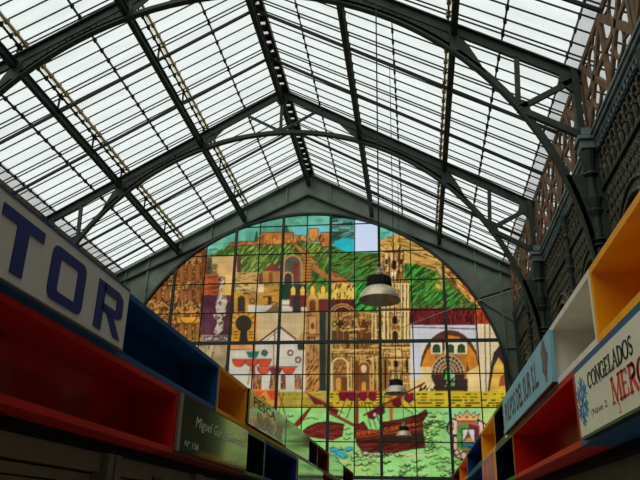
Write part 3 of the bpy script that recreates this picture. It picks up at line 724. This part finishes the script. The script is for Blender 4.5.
# city arms
for pts in ([(448, 424), (452, 418), (458, 420), (458, 434), (452, 436), (447, 430)], [(454, 434), (460, 440), (459, 448), (470, 452), (472, 458), (466, 461), (455, 456), (453, 446)], [(479, 419), (486, 424), (487, 436), (480, 440), (476, 430)]):
    poly(pts, (226, 194, 164)); line(pts+[pts[0]], 1.4, BK)
ring(457, 452, 2.6, 2.8, 1.1, BK); ring(464, 455, 3, 4, 1.1, BK); ring(451, 426, 2.5, 5, 1.0, BK)
poly([(457, 424), (461, 421), (475, 421), (480, 425), (480, 443), (473, 450), (465, 451), (457, 448)], (176, 96, 80)); M = poly([(458, 425), (469, 423), (469, 449), (460, 449), (457.5, 446)], (64, 150, 50)); hatch(M, [(30, 80, 30), (120, 200, 70)], 60, 16, (2, 4)); poly([(469, 423), (479.5, 426), (479, 440), (475, 447), (469, 448)], (112, 40, 50))
rect(462.5, 428.5, 475, 443, (216, 206, 206), 0.03); poly([(463, 441), (467, 434), (468.5, 428.5), (471, 436), (474, 442)], (120, 84, 60)); ell(469.5, 440, 4, 2.6, (214, 160, 60)); rect(462.5, 442, 475, 446, (30, 130, 160)); line([(462.5, 428.5), (475, 428.5), (475, 446), (462.5, 446), (462.5, 428.5)], 0.8, BK)
poly([(457, 420), (454.5, 413), (458, 415.5), (460, 411), (463, 415), (467, 409.5), (471, 415), (475, 411), (476.5, 415.5), (480, 413), (477.5, 420)], (214, 180, 106)); line([(457, 420), (454.5, 413), (458, 415.5), (460, 411), (463, 415), (467, 409.5), (471, 415), (475, 411), (476.5, 415.5), (480, 413), (477.5, 420), (457, 420)], 0.7, (90, 56, 30))
for x in (460, 467, 474): ell(x, 416.5, 1.4, 1.2, (200, 40, 40))
line([(457, 420.5), (478, 420.5)], 1.6, (150, 50, 50))
# fine square joints of the glass mosaic
for x in np.arange(140, 530, 6.2):
    q = np.abs(PX-x) < 0.22; CAN[q] *= 0.93
for y in np.arange(207, 487, 6.0):
    q = np.abs(PY-y) < 0.22; CAN[q] *= 0.93

win = structure('window_1', (0, YE, 3.3))
YG = 28.0+0.16
STEP = 0.034
xs = np.arange(-8.28, 8.30, STEP); zs = np.arange(3.2, 14.45, STEP)
GX, GZ = np.meshgrid(xs, zs)
P = np.stack([GX-EYE.x, np.full(GX.shape, 28.0), GZ-EYE.z], -1)     # the drawing is laid out on the y = 28 m plane
den = P@np.array(FWD); U = 320+FPX*(P@np.array(RGT))/den; V = 240-FPX*(P@np.array(UPV))/den
ui = np.clip(((U-CX0)*K).astype(int), 0, CW*K-1); vi = np.clip(((V-CY0)*K).astype(int), 0, CH*K-1)
acc = np.zeros(GX.shape+(3,))
for du in (-1, 0, 1):
    for dv in (-1, 0, 1): acc += CAN[np.clip(vi+dv, 0, CH*K-1), np.clip(ui+du, 0, CW*K-1)]
acc /= 9
acc = acc*0.93; c = acc/255; c = np.where(c <= 0.04045, c/12.92, ((c+0.055)/1.055)**2.4)
c = np.clip(c/(np.array(SKY)*SKYS), 0, 1)
inside = (GX**2+np.maximum(GZ-ZC, 0)**2) < (RW+0.04)**2
blank = (GX > 2.12) & (GX < 3.18) & (GZ > 12.56)
keep = inside & ~blank
idx = -np.ones(GX.shape, int); nz_, nx_ = GX.shape
q = keep[:-1, :-1] & keep[1:, :-1] & keep[:-1, 1:] & keep[1:, 1:]
used = np.zeros(GX.shape, bool)
for a in (slice(0, -1), slice(1, None)):
    for b in (slice(0, -1), slice(1, None)): used[a, b] |= q
idx[used] = np.arange(used.sum())
vs = np.stack([GX[used], np.full(used.sum(), YG), GZ[used]], -1)
fs = np.stack([idx[:-1, :-1][q], idx[:-1, 1:][q], idx[1:, 1:][q], idx[1:, :-1][q]], -1)
me = bpy.data.meshes.new('stained_glass'); me.from_pydata(vs.tolist(), [], fs.tolist()); me.update()
at = me.color_attributes.new('glass_colour', 'FLOAT_COLOR', 'POINT')
at.data.foreach_set('color', np.concatenate([c[used], np.ones((used.sum(), 1))], 1).ravel())
sg = bpy.data.materials.new('stained glass'); sg.use_nodes = True
nt = sg.node_tree; nt.nodes.clear()
out = nt.nodes.new('ShaderNodeOutputMaterial'); tr = nt.nodes.new('ShaderNodeBsdfTransparent'); ca = nt.nodes.new('ShaderNodeVertexColor'); ca.layer_name = 'glass_colour'
nt.links.new(ca.outputs['Color'], tr.inputs['Color']); nt.links.new(tr.outputs[0], out.inputs['Surface'])
me.materials.append(sg)
o = bpy.data.objects.new('stained_glass', me); COL.objects.link(o); o.parent = win; o.matrix_parent_inverse = Matrix.Translation(-win.location)
o['label'] = 'stained glass picture of a hill fortress, cathedral, gate and ships'
MB().prism([(2.13, YG, 12.57), (3.17, YG, 12.57), (3.17, YG, ZC+math.sqrt(RW**2-3.17**2)), (2.13, YG, ZC+math.sqrt(RW**2-2.13**2))], (0, 0.006, 0)).build('clear_pane', GLASSC, win, label='plain pale pane filling a gap in the stained glass')
for i, x in enumerate((-8.1, -5.87, -3.18, -1.06, 1.06, 3.18, 5.87, 8.1)):
    zt = ZC+math.sqrt(RW**2-x*x)+0.02
    m = MB(); m.box(x-0.055, x+0.055, YG-0.14, YG-0.01, 3.2, zt)
    m.build('mullion', IRON, win)
for x in (-7.1, -4.52, -2.12, 0, 2.12, 4.52, 7.1):
    zt = ZC+math.sqrt(RW**2-x*x)+0.02
    MB().box(x-0.022, x+0.022, YG-0.05, YG-0.01, 3.2, zt).build('glazing_bar', IRONB, win)
for j in range(-4, 5):
    z = 8.583+1.328*j
    hw = math.sqrt(RW**2-max(0, z-ZC)**2) if abs(z-ZC) < RW else 0
    if z < ZC: hw = RW
    th = 0.065 if j in (0, -4) else 0.02
    MB().box(-hw, hw, YG-(0.13 if j in (0, -4) else 0.05), YG-0.008, z-th, z+th).build('transom', IRONB if th < 0.05 else IRON, win)

# ------------------------------------------------------------------ stalls and their coloured box fronts
XL, XR = 2.45, 5.69                   # faces of the left and right rows
ZT, ZM, ZB = 3.175, 2.675, 2.14
def box_unit(side, y0, y1, row, m, label, depth=0.42, th=0.045, back=None):
    z0, z1 = (ZM+0.004, ZT) if row == 'upper' else (ZB, ZM)
    xf = XL if side == 'left' else XR; s = -1 if side == 'left' else 1
    t = thing('display_box', label, 'box', (xf+s*depth/2, (y0+y1)/2, z0), 'open coloured boxes along the stall fronts')
    y0 += 0.004; y1 -= 0.004
    xa, xb = sorted((xf, xf+s*depth))
    f = MB()
    f.box(xa, xb, y0, y1, z0, z0+th); f.box(xa, xb, y0, y1, z1-th, z1)
    f.box(xa, xb, y0, y0+th, z0+th, z1-th); f.box(xa, xb, y1-th, y1, z0+th, z1-th)
    f.build('frame', m, t)
    b0, b1 = sorted((xf+s*(depth-0.03), xf+s*(depth-0.005)))
    MB().box(b0, b1, y0+th, y1-th, z0+th, z1-th).build('back_panel', back or m, t)
    return t
box_unit('left', 0.60, 4.00, 'upper', BLUE, 'blue open box behind the white sign lettered TOR')
box_unit('left', 4.00, 7.30, 'upper', BLUE, 'long blue open box on the left row, just past the white TOR sign')
box_unit('left', 7.30, 8.62, 'upper', YEL, 'short yellow open box on the left row beside the printed seafood sign')
box_unit('left', 8.62, 11.32, 'upper', YEL, 'yellow box carrying the nearer printed seafood sign on the left')
box_unit('left', 11.32, 13.95, 'upper', WHT, 'box behind the farther pale green glossy panel on the left')
box_unit('left', 13.95, 15.25, 'upper', BLK, 'narrow black open box far along the left row, beside a dark red one')
box_unit('left', 15.25, 17.1, 'upper', MAROON, 'narrow dark red open box far along the left row')
box_unit('left', 17.1, 20.6, 'upper', WHT, 'pale box with the last glossy panel of the left row')
box_unit('left', 20.6, 24.0, 'upper', MAROON, 'farthest dark red box of the left row by the window')
box_unit('left', 1.20, 6.05, 'lower', RED, 'long red open box low on the left above the beige shutter', back=mat('glossy red panel', (176, 24, 26), 0.12, vary=0.1, spec=0.6, coat=0.8))
box_unit('left', 6.05, 8.76, 'lower', MAROON, 'box carrying the dark green sign of a named fishmonger')
box_unit('left', 8.76, 9.88, 'lower', BLK, 'black open box on the lower left row past the dark green sign')
box_unit('left', 9.88, 12.6, 'lower', NAVY, 'navy blue open box on the lower left row under the seafood sign', back=mat('glossy navy panel', (16, 44, 84), 0.06, vary=0.1, spec=0.8, coat=0.9))
box_unit('left', 12.6, 16.2, 'lower', WHT, 'pale box low on the left row near the picture bottom')
box_unit('left', 16.2, 24.0, 'lower', MAROON, 'farthest lower box of the left row')
box_unit('right', 1.55, 4.46, 'upper', YEL, 'large yellow open box high at the right edge')
box_unit('right', 4.46, 5.90, 'upper', WHT, 'off white open box between the yellow box and the light blue sign')
box_unit('right', 5.90, 9.60, 'upper', WHT, 'off white box carrying the light blue sign')
box_unit('right', 9.60, 10.80, 'upper', BLK, 'black open box beyond the light blue sign on the right')
box_unit('right', 10.80, 13.15, 'upper', YEL, 'small yellow open box on the right row beside the city arms')
box_unit('right', 13.15, 17.2, 'upper', NAVY, 'blue open box far along the right row, past the small yellow one')
box_unit('right', 17.2, 20.6, 'upper', ORNG, 'orange open box farthest but one on the right row')
box_unit('right', 20.6, 24.0, 'upper', MAROON, 'farthest dark red box of the right row by the window')
box_unit('right', 1.90, 5.24, 'lower', BLUE, 'blue box carrying the cream sign for frozen food on the right')
box_unit('right', 5.24, 8.88, 'lower', RED, 'red open box on the right below the light blue sign')
box_unit('right', 8.88, 10.95, 'lower', BLK, 'black open box low on the right beyond the red one')
box_unit('right', 10.95, 13.2, 'lower', WHT, 'pale box with the red and green printed panel on the right')
box_unit('right', 13.2, 24.0, 'lower', NAVY, 'farthest lower blue box of the right row')

def stall(side, y0, y1, label):
    xf = XL if side == 'left' else XR; s = -1 if side == 'left' else 1
    t = thing('market_stall', label, 'stall', (xf+s*1.0, (y0+y1)/2, 0), 'market stalls under the coloured boxes')
    def bx(m, d0, d1, ya, yb, z0, z1): m.box(*sorted((xf+s*d0, xf+s*d1)), ya, yb, z0, z1); return m
    y0 += 0.01; y1 -= 0.01
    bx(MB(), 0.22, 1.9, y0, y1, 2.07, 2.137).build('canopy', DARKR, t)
    bx(MB(), 0.30, 0.55, y0+0.11, y1-0.11, 1.93, 2.068).build('shutter_box', SHUT, t)
    m = MB(); z = 1.92
    for i in range(5):
        bx(m, 0.36, 0.39, y0+0.12, y1-0.12, z-0.075, z-0.006); z -= 0.08
    shut = m.build('roller_shutter', SHUT, t)
    for ya in (y0, y1-0.11): bx(MB(), 0.24, 0.36, ya, ya+0.11, 0, 2.07).build('post', GREY, t)
    m = bx(MB(), 0.3, 0.9, y0+0.12, y1-0.12, 0, 1.05); m.build('counter', ALU, t)
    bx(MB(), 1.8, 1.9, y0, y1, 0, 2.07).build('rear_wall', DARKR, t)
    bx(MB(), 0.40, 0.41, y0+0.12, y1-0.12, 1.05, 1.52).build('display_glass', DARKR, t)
    m = bx(MB(), 0.28, 0.30, (y0+y1)/2-0.15, (y0+y1)/2+0.15, 1.93, 1.96); m.build('pull_handle', BLK, shut)
for a, b, l in ((1.1, 5.42, 'nearest stall on the left, beige shutter under the red box'), (5.44, 7.7, 'second stall on the left, narrow, under the dark green sign'), (7.72, 12.6, 'third stall on the left, under the navy box'), (12.62, 18.2, 'fourth stall of the left row'), (18.22, 24.0, 'last stall of the left row')):
    stall('left', a, b, l)
for a, b, l in ((1.1, 4.1, 'nearest stall on the right, under the cream sign'), (4.12, 8.9, 'second stall on the right, under the red box'), (8.92, 13.2, 'third stall on the right, past the red box'), (13.22, 18.2, 'fourth stall of the right row'), (18.22, 24.0, 'last stall of the right row')):
    stall('right', a, b, l)

# ------------------------------------------------------------------ lettering
def frame_of(side, z_up=True):
    return (Vector((0, 1, 0)) if side == 'left' else Vector((0, -1, 0))), Vector((0, 0, 1))
def place(mb, o3, U, V, Nn, polys, depth=0.006):
    for pl in polys: mb.prism([o3+U*p[0]+V*p[1] for p in pl], Nn*depth)
def stroke(pts, w):
    """outline polygons for a polyline with mitred-ish overlap"""
    out = []
    for (ax, ay), (bx, by) in zip(pts[:-1], pts[1:]):
        L = math.hypot(bx-ax, by-ay) or 1; dx, dy = (bx-ax)/L*w/2, (by-ay)/L*w/2; nx, ny = -dy, dx
        out.append([(ax-dx*0.6+nx, ay-dy*0.6+ny), (ax-dx*0.6-nx, ay-dy*0.6-ny), (bx+dx*0.6-nx, by+dy*0.6-ny), (bx+dx*0.6+nx, by+dy*0.6+ny)])
    return out
def arcp(cx, cy_, rx, ry, a0, a1, n=14): return [(cx+rx*math.cos(math.radians(a0+(a1-a0)*i/n)), cy_+ry*math.sin(math.radians(a0+(a1-a0)*i/n))) for i in range(n+1)]
def serif_word(word, H, adv, thick, thin):
    """roman capitals drawn from thick and thin strokes; returns polygons"""
    P_ = []; x = 0
    wd = {'C': .72, 'O': .78, 'N': .8, 'G': .78, 'E': .62, 'L': .6, 'A': .78, 'D': .76, 'S': .55, 'M': .98, 'R': .74}
    for ch in word:
        w = wd[ch]*adv
        def s(pts, t): P_.extend(stroke([(x+a*w, b*H) for a, b in pts], t))
        def se(a, b): P_.extend(stroke([(x+a*w-thick*0.9, b*H), (x+a*w+thick*0.9, b*H)], thin))
        if ch in 'COG':
            a0, a1 = (50, 310) if ch != 'O' else (0, 360)
            pts = arcp(0.5, 0.5, 0.46, 0.49, a0, a1, 18)
            for p, q_ in zip(pts[:-1], pts[1:]):
                k = abs((p[0]+q_[0])/2-0.5)/0.46; s([p, q_], thin+(thick-thin)*k**1.5)
            if ch != 'O': s([(0.82, 0.70), (0.84, 0.95)], thin)
            if ch == 'G': s([(0.84, 0.05), (0.84, 0.42)], thick); se(0.84, 0.42)
        elif ch == 'N': s([(0.14, 0), (0.14, 1)], thin); s([(0.14, 1), (0.86, 0)], thick); s([(0.86, 0), (0.86, 1)], thin); se(0.14, 0); se(0.14, 1); se(0.86, 1)
        elif ch == 'E': s([(0.2, 0), (0.2, 1)], thick); [s([(0.2, b), (e, b)], thin) for b, e in ((0.01, 0.9), (0.5, 0.7), (0.99, 0.85))]; s([(0.9, 0), (0.92, 0.22)], thin); s([(0.85, 1), (0.87, 0.8)], thin); se(0.2, 0); se(0.2, 1)
        elif ch == 'L': s([(0.25, 0), (0.25, 1)], thick); s([(0.25, 0.01), (0.9, 0.01)], thin); s([(0.9, 0), (0.93, 0.25)], thin); se(0.25, 1)
        elif ch == 'A': s([(0.08, 0), (0.5, 1)], thin); s([(0.5, 1), (0.9, 0)], thick); s([(0.25, 0.36), (0.74, 0.36)], thin); se(0.08, 0); se(0.9, 0)
        elif ch == 'D':
            s([(0.18, 0), (0.18, 1)], thick); pts = arcp(0.3, 0.5, 0.58, 0.49, 90, -90, 14); s([(0.18, 0.99), (0.3, 0.99)], thin); s([(0.18, 0.01), (0.3, 0.01)], thin)
            for p, q_ in zip(pts[:-1], pts[1:]): s([p, q_], thin+(thick-thin)*max(0, (p[0]-0.3)/0.58)**1.5)
        elif ch == 'S': s(arcp(0.5, 0.74, 0.34, 0.24, 30, 250, 12), thin*1.3); s([(0.4, 0.53), (0.65, 0.43)], thick); s(arcp(0.5, 0.26, 0.36, 0.25, 70, -150, 12), thin*1.3)
        elif ch == 'M': s([(0.1, 0), (0.14, 1)], thin); s([(0.14, 1), (0.5, 0.05)], thick); s([(0.5, 0.05), (0.86, 1)], thin); s([(0.86, 1), (0.9, 0)], thick); se(0.1, 0); se(0.9, 0); se(0.14, 1); se(0.86, 1)
        elif ch == 'R': s([(0.2, 0), (0.2, 1)], thick); s([(0.2, 0.99), (0.45, 0.99)], thin); s(arcp(0.45, 0.75, 0.35, 0.24, 90, -90, 10), thick*0.8); s([(0.2, 0.51), (0.5, 0.51)], thin); s([(0.45, 0.5), (0.92, 0.0)], thick); se(0.2, 0); se(0.2, 1)
        x += w+adv*0.06
    return P_, x
def font_text(body, width, height, o3, U, V, Nn, name, m, parent, shear=0.0, bold=0.0):
    cu = bpy.data.curves.new(name, 'FONT'); cu.body = body; cu.size = 1; cu.shear = shear; cu.offset = bold; cu.resolution_u = 2
    tmp = bpy.data.objects.new(name, cu); COL.objects.link(tmp)
    dg = bpy.context.evaluated_depsgraph_get(); me_ = bpy.data.meshes.new_from_object(tmp.evaluated_get(dg))
    bpy.data.objects.remove(tmp); bpy.data.curves.remove(cu)
    vs = [v.co.copy() for v in me_.vertices]; fs = [tuple(p.vertices) for p in me_.polygons]
    x0 = min(v.x for v in vs); x1 = max(v.x for v in vs); y0 = min(v.y for v in vs); y1 = max(v.y for v in vs)
    bpy.data.meshes.remove(me_)
    pts = [o3+U*((v.x-x0)/(x1-x0)*width)+V*((v.y-y0)/(y1-y0)*height) for v in vs]
    cuts = []
    k = body.count(' ')
    if k:                                       # one mesh per word
        xs_ = sorted(((v.x, ) for v in vs)); iv = []
        for f in fs:
            a, b = min(vs[i].x for i in f), max(vs[i].x for i in f); iv.append((a, b))
        iv.sort(); end = iv[0][1]; gaps = []
        for a, b in iv[1:]:
            if a > end: gaps.append((a-end, (a+end)/2))
            end = max(end, b)
        cuts = sorted(g[1] for g in sorted(gaps, reverse=True)[:k])
    o_ = None
    for w_ in range(len(cuts)+1):
        lo = cuts[w_-1] if w_ else -1e9; hi = cuts[w_] if w_ < len(cuts) else 1e9
        ff = [f for f in fs if lo < sum(vs[i].x for i in f)/len(f) <= hi]
        ids = sorted({i for f in ff for i in f}); mp_ = {q: i for i, q in enumerate(ids)}
        mb = MB(); mb.add([pts[i] for i in ids], [tuple(mp_[i] for i in f) for f in ff])
        o_ = mb.build(name, m, parent)
    return o_

# TOR sign (left, near)
U, V = frame_of('left'); Nl = Vector((1, 0, 0))
t = thing('shop_sign', 'big white sign board lettered TOR in navy blue, upper left', 'sign', (XL+0.02, 2.8, 2.74))
MB().box(XL, XL+0.03, 0.95, 4.68, 2.725, 3.158).build('board', SIGNW, t)
MB().box(XL, XL+0.034, 0.95, 4.68, 3.158, 3.17).build('top_rail', BLUE, t)
MB().box(XL, XL+0.034, 0.95, 4.69, 2.715, 2.725).build('bottom_rail_or_shade', ALU, t)
def let(pl, y, w, h, z=2.79):
    mb = MB(); place(mb, Vector((XL+0.0302, y, z)), U, V, Nl, [[(a*w, b*h) for a, b in p] for p in pl]); mb.build('letter', INKB, t)
TH = 0.27
def fat(pts, w, W, H):  # stroke in real metres, returned in unit coordinates
    return [[(a/W, b/H) for a, b in p] for p in stroke([(x*W, y*H) for x, y in pts], w)]
H_ = 0.325
let([[(0, 1.0), (1, 1.0), (1, 0.80), (0, 0.80)], [(0.36, 0), (0.36, 0.8), (0.64, 0.8), (0.64, 0)]], 3.0, 0.43, H_, 2.775)
def rrect(x0, y0, x1, y1, r_, W, H):
    rx, ry = r_/W, r_/H
    pts = []
    for cx, cy_, a in ((x1-rx, y1-ry, 0), (x0+rx, y1-ry, 90), (x0+rx, y0+ry, 180), (x1-rx, y0+ry, 270)):
        pts += [(cx+rx*math.cos(math.radians(a+b)), cy_+ry*math.sin(math.radians(a+b))) for b in (0, 30, 60, 90)]
    return pts
def ringpoly(outer, inner):
    n = len(outer); return [[outer[i], outer[(i+1) % n], inner[(i+1) % n], inner[i]] for i in range(n)]
let(ringpoly(rrect(0, 0, 1, 1, 0.06, 0.47, H_), rrect(0.24, 0.19, 0.76, 0.81, 0.02, 0.47, H_)), 3.54, 0.44, H_, 2.768)
let([[(0, 0), (0, 1), (0.26, 1), (0.26, 0)], [(0.2, 1), (0.8, 1), (0.95, 0.92), (1, 0.84), (0.74, 0.8), (0.2, 0.82)], [(1, 0.84), (1, 0.54), (0.95, 0.46), (0.8, 0.4), (0.74, 0.56), (0.74, 0.8)], [(0.2, 0.57), (0.76, 0.57), (0.8, 0.40), (0.2, 0.40)], [(0.38, 0.42), (0.66, 0.42), (1.02, 0), (0.76, 0)]], 4.17, 0.42, H_, 2.765)
# dark green fishmonger sign
SGN = mat('dark green glossy sign', (50, 56, 36), 0.10, vary=0.5, scale=3.0, spec=0.5, coat=0.5)
SEA = mat('printed seafood panel', (156, 160, 132), 0.12, vary=0.65, scale=7.0, spec=0.8, coat=0.8)
SEA2 = mat('printed pale green panel', (150, 164, 128), 0.10, vary=0.4, scale=5.0, spec=0.8, coat=0.8)
t = thing('shop_sign', 'dark green glossy sign with white script and number 158', 'sign', (XL+0.02, 7.4, 2.18))
MB().box(XL, XL+0.02, 6.16, 8.74, 2.17, 2.655).build('board', SGN, t)
MB().box(XL, XL+0.022, 6.07, 6.155, 2.17, 2.665).build('end_trim', ALU, t, label='grey metal end strip')
font_text('Miguel García González', 2.05, 0.13, Vector((XL+0.021, 6.58, 2.40)), U, V, Nl, 'lettering', INKW, t, shear=0.15)
font_text('Nº 158', 0.42, 0.055, Vector((XL+0.021, 6.30, 2.225)), U, V, Nl, 'lettering', INKW, t)
font_text('C.I.F.', 0.40, 0.055, Vector((XL+0.021, 7.98, 2.205)), U, V, Nl, 'lettering', INKW, t)
# printed seafood signs
t = thing('shop_sign', 'glossy printed sign with brown lettering and seafood, left row', 'sign', (XL+0.02, 10, 2.7))
MB().box(XL, XL+0.02, 8.66, 11.30, 2.745, 3.17).build('board', SEA, t)
MB().box(XL, XL+0.024, 8.66, 8.72, 2.745, 3.17).build('end_trim', ALU, t)
font_text('PESCA', 1.5, 0.12, Vector((XL+0.021, 8.95, 3.0)), U, V, Nl, 'lettering', mat('brown lettering', (90, 50, 36), 0.5), t, bold=0.01)
m = MB(); rr = random.Random(4)
for i in range(16):
    yc = rr.uniform(9.3, 11.0); zc_ = rr.uniform(2.80, 2.98); a = rr.uniform(-0.5, 0.5); L = rr.uniform(0.12, 0.25)
    pts = [Vector((XL+0.0205, yc+L*math.cos(q_)*math.cos(a)-0.05*math.sin(q_)*math.sin(a), zc_+0.05*math.sin(q_)+L*0.3*math.cos(q_)*math.sin(a))) for q_ in [2*math.pi*k/10 for k in range(10)]]
    m.prism(pts, (0.001+0.0003*i, 0, 0))
m.build('fish_print', mat('printed fish', (170, 150, 120), 0.2, vary=0.5, scale=14), t)
for a, b, l in ((11.36, 13.90, 'pale green glossy panel on the left row, past the seafood sign'), (17.15, 20.5, 'last pale glossy panel of the left row')):
    t = thing('shop_sign', l, 'sign', (XL+0.02, (a+b)/2, 2.7)); MB().box(XL, XL+0.02, a, b, 2.72, 3.17).build('board', SEA2, t); MB().box(XL, XL+0.024, a-0.03, a, 2.72, 3.17).build('end_trim', ALU, t)
t = thing('shop_sign', 'glossy pale panel low on the left row at the picture bottom', 'sign', (XL+0.02, 14.4, 2.2)); MB().box(XL, XL+0.02, 12.66, 16.1, 2.17, 2.66).build('board', SEA2, t); MB().box(XL, XL+0.024, 12.63, 12.66, 2.17, 2.66).build('end_trim', ALU, t)
# cream frozen food sign (right, near)
U, V = frame_of('right'); Nr = Vector((-1, 0, 0)); XS = XR-0.035
t = thing('shop_sign', 'cream sign board with blue snowflake, black and red serif lettering', 'sign', (XS, 3.5, 2.2))
MB().box(XS, XR, 1.95, 5.06, 2.178, 2.605).build('board', SIGNC, t)
MB().box(XS+0.004, XR, 1.95, 5.05, 2.163, 2.178).build('bottom_rail_or_shade', BLK, t)  # black strip standing in for the shadow under the sign
pl, L = serif_word('CONGELADOS', 0.095, 0.132, 0.019, 0.007)
mb = MB(); place(mb, Vector((XS-0.0005, 4.69, 2.44)), U, V, Nr, pl, 0.003); mb.build('lettering', INKK, t)
pl, L = serif_word('MERC', 0.135, 0.205, 0.030, 0.010)
mb = MB(); place(mb, Vector((XS-0.0005, 4.17, 2.262)), U, V, Nr, pl, 0.003); mb.build('lettering', INKR, t, label='red serif lettering')
font_text('(Nave 2', 0.40, 0.055, Vector((XS-0.001, 4.70, 2.255)), U, V, Nr, 'lettering', INKK, t)
font_text('2', 0.05, 0.055, Vector((XS-0.001, 4.08, 2.195)), U, V, Nr, 'lettering', INKR, t)
mb = MB(); pls = []
for k in range(6):
    a = math.pi/6+k*math.pi/3; d = (math.cos(a), math.sin(a)); R_ = 0.155
    pls += stroke([(0, 0), (d[0]*R_, d[1]*R_)], 0.022)
    for rr_ in (0.06, 0.10):
        for s_ in (-1, 1):
            b = a+s_*0.9; pls += stroke([(d[0]*rr_, d[1]*rr_), (d[0]*rr_+math.cos(b)*0.06, d[1]*rr_+math.sin(b)*0.06)], 0.017)
place(mb, Vector((XS-0.0005, 4.90, 2.395)), U, V, Nr, pls, 0.003); mb.build('snowflake', INKC, t, label='sky blue snowflake')
# light blue octopus shop sign
XS = XR-0.035
t = thing('shop_sign', 'light blue sign board with dark condensed lettering and a small figure', 'sign', (XS, 7.7, 2.7))
MB().box(XS, XR, 5.82, 9.30, 2.70, 3.13).build('board', SIGNB, t)
MB().box(XS-0.012, XS, 5.82, 9.30, 2.70, 2.74).build('lower_moulding', SIGNB, t)
MB().box(XS-0.012, XR, 5.82, 9.30, 2.688, 2.70).build('bottom_rail_or_shade', BLK, t)  # shaded underside of the board, painted as a thin black strip
font_text('PULPOS DEL SUR S.L.', 2.60, 0.25, Vector((XS-0.001, 9.1, 2.79)), U, V, Nr, 'lettering', INKK, t, bold=0.028)
mb = MB(); fig = mat('grey brown printed figure', (96, 88, 96), 0.5, vary=0.5, scale=20)
o3 = Vector((XS-0.0005, 6.12, 2.95))
mb.prism([o3+U*(0.13*math.cos(a))*(1+0.25*math.cos(5*a))+V*(0.15*math.sin(a)) for a in [2*math.pi*k/30 for k in range(30)]], Nr*0.003)
mb.prism([o3+U*p[0]+V*p[1] for p in ((-0.05, 0.1), (0.05, 0.1), (0.02, 0.18), (-0.02, 0.18))], Nr*0.0035)
mb.prism([o3+U*p[0]+V*p[1] for p in ((-0.03, -0.1), (0.03, -0.1), (0.05, -0.21), (-0.03, -0.19))], Nr*0.0035)
mb.build('figure', fig, t)
# printed panel low on the right
PRN = mat('printed red and green panel', (176, 116, 106), 0.6, vary=0.6, scale=3, spec=0.1)
t = thing('shop_sign', 'small printed panel in pinks and greens low on the right row', 'sign', (XR, 12, 2.2)); MB().box(XR-0.02, XR, 11.0, 13.15, 2.17, 2.65).build('board', PRN, t); MB().box(XR-0.025, XR, 10.96, 11.0, 2.17, 2.65).build('end_trim', YEL, t)

# canopy arch of a stall standing behind the left row
t = thing('stall_awning', 'pale curved awning rail with brown cloth behind the left row of boxes', 'awning', (1.9, 14.5, 2.14))
pts = [Vector((1.05+1.0*i/12+0.0, 14.6, 3.22+0.06*math.sin(math.pi*i/12))) for i in range(13)]
pts = [Vector((0.95+0.98*i/12, 14.6, 3.24+0.06*math.sin(math.pi*i/12))) for i in range(13)]
m = MB(); m.tube(pts, 0.03, 6); m.beam((1.93, 14.6, 2.137), (1.93, 14.6, 3.24), 0.05, 0.05); m.beam((0.95, 14.6, 2.137), (0.95, 14.6, 3.24), 0.05, 0.05)
m.build('rail', mat('pale pink grey rail', (190, 160, 150), 0.5), t)
m = MB(); m.strip([tuple(p) for p in pts], [(p.x, p.y, 2.7) for p in pts], (0, 0.02, 0)); m.build('cloth', mat('brown awning cloth', (120, 96, 70), 0.8), t)

# ------------------------------------------------------------------ pendant lamps
def lamp(x, y, z, label):
    t = thing('pendant_lamp', label, 'lamp', (x, y, z), 'bell shaped pendant lamps in a row over the aisle')
    prof = [(0.288, 0.0), (0.284, 0.018), (0.268, 0.055), (0.243, 0.105), (0.212, 0.15), (0.182, 0.18), (0.16, 0.195), (0.15, 0.185), (0.195, 0.145), (0.228, 0.095), (0.255, 0.045), (0.274, 0.010)]
    m = MB(); n = 28; vs = []; fs = []
    for r_, zz in prof:
        for i in range(n): vs.append((x+r_*math.cos(2*math.pi*i/n), y+r_*math.sin(2*math.pi*i/n), z+zz))
    k = len(prof)
    for j in range(k):
        for i in range(n): fs.append((j*n+i, j*n+(i+1) % n, ((j+1) % k)*n+(i+1) % n, ((j+1) % k)*n+i))
    m.add(vs, fs); shade = m.build('shade', SHADE, t, smooth=True)
    m = MB(); m.lathe((x, y, z+0.198), [(0.165, 0), (0.175, 0.012), (0.175, 0.035), (0.15, 0.045), (0.15, 0.135), (0.12, 0.15)], 20)
    for i in range(16):
        a = 2*math.pi*i/16; m.beam((x+0.152*math.cos(a), y+0.152*math.sin(a), z+0.25), (x+0.152*math.cos(a), y+0.152*math.sin(a), z+0.335), 0.012, 0.03)
    hous = m.build('housing', IRONB, t)
    m = MB(); m.lathe((x, y, z+0.345), [(0.055, 0), (0.055, 0.06), (0.03, 0.08), (0.03, 0.13), (0.012, 0.14)], 10); m.tube([(x-0.04, y, z+0.42), (x-0.05, y, z+0.52), (x, y, z+0.56), (x+0.05, y, z+0.52), (x+0.04, y, z+0.42)], 0.01, 5)
    m.build('hanger', SHADE, hous)
    m = MB(); m.lathe((x, y, z+0.06), [(0.02, 0), (0.055, 0.03), (0.06, 0.08), (0.03, 0.15), (0.03, 0.17)], 12); m.build('bulb', mat('unlit bulb glass', (190, 185, 175), 0.15), shade, smooth=True)
    MB().tube([(x, y, z+0.5), (x, y, zglass(x)-0.02)], 0.011, 5).build('cord', IRONB, t)
lamp(4.10, 9.15, 4.44, 'largest and nearest of the three hanging bell lamps')
lamp(4.08, 17.5, 4.62, 'middle one of the three hanging bell lamps')
lamp(4.10, 25.4, 4.50, 'smallest and farthest of the three hanging bell lamps')
MB().tube([(3.97+0.155*0, 28.05, 9.1), (5.8, 25.0, 8.95), (8.1, 21.45, 8.65)], 0.014, 5).build('stay_cable', mat('galvanised cable', (150, 146, 136), 0.5), label='thin pale stay cable slanting across the right of the window', category='cable')
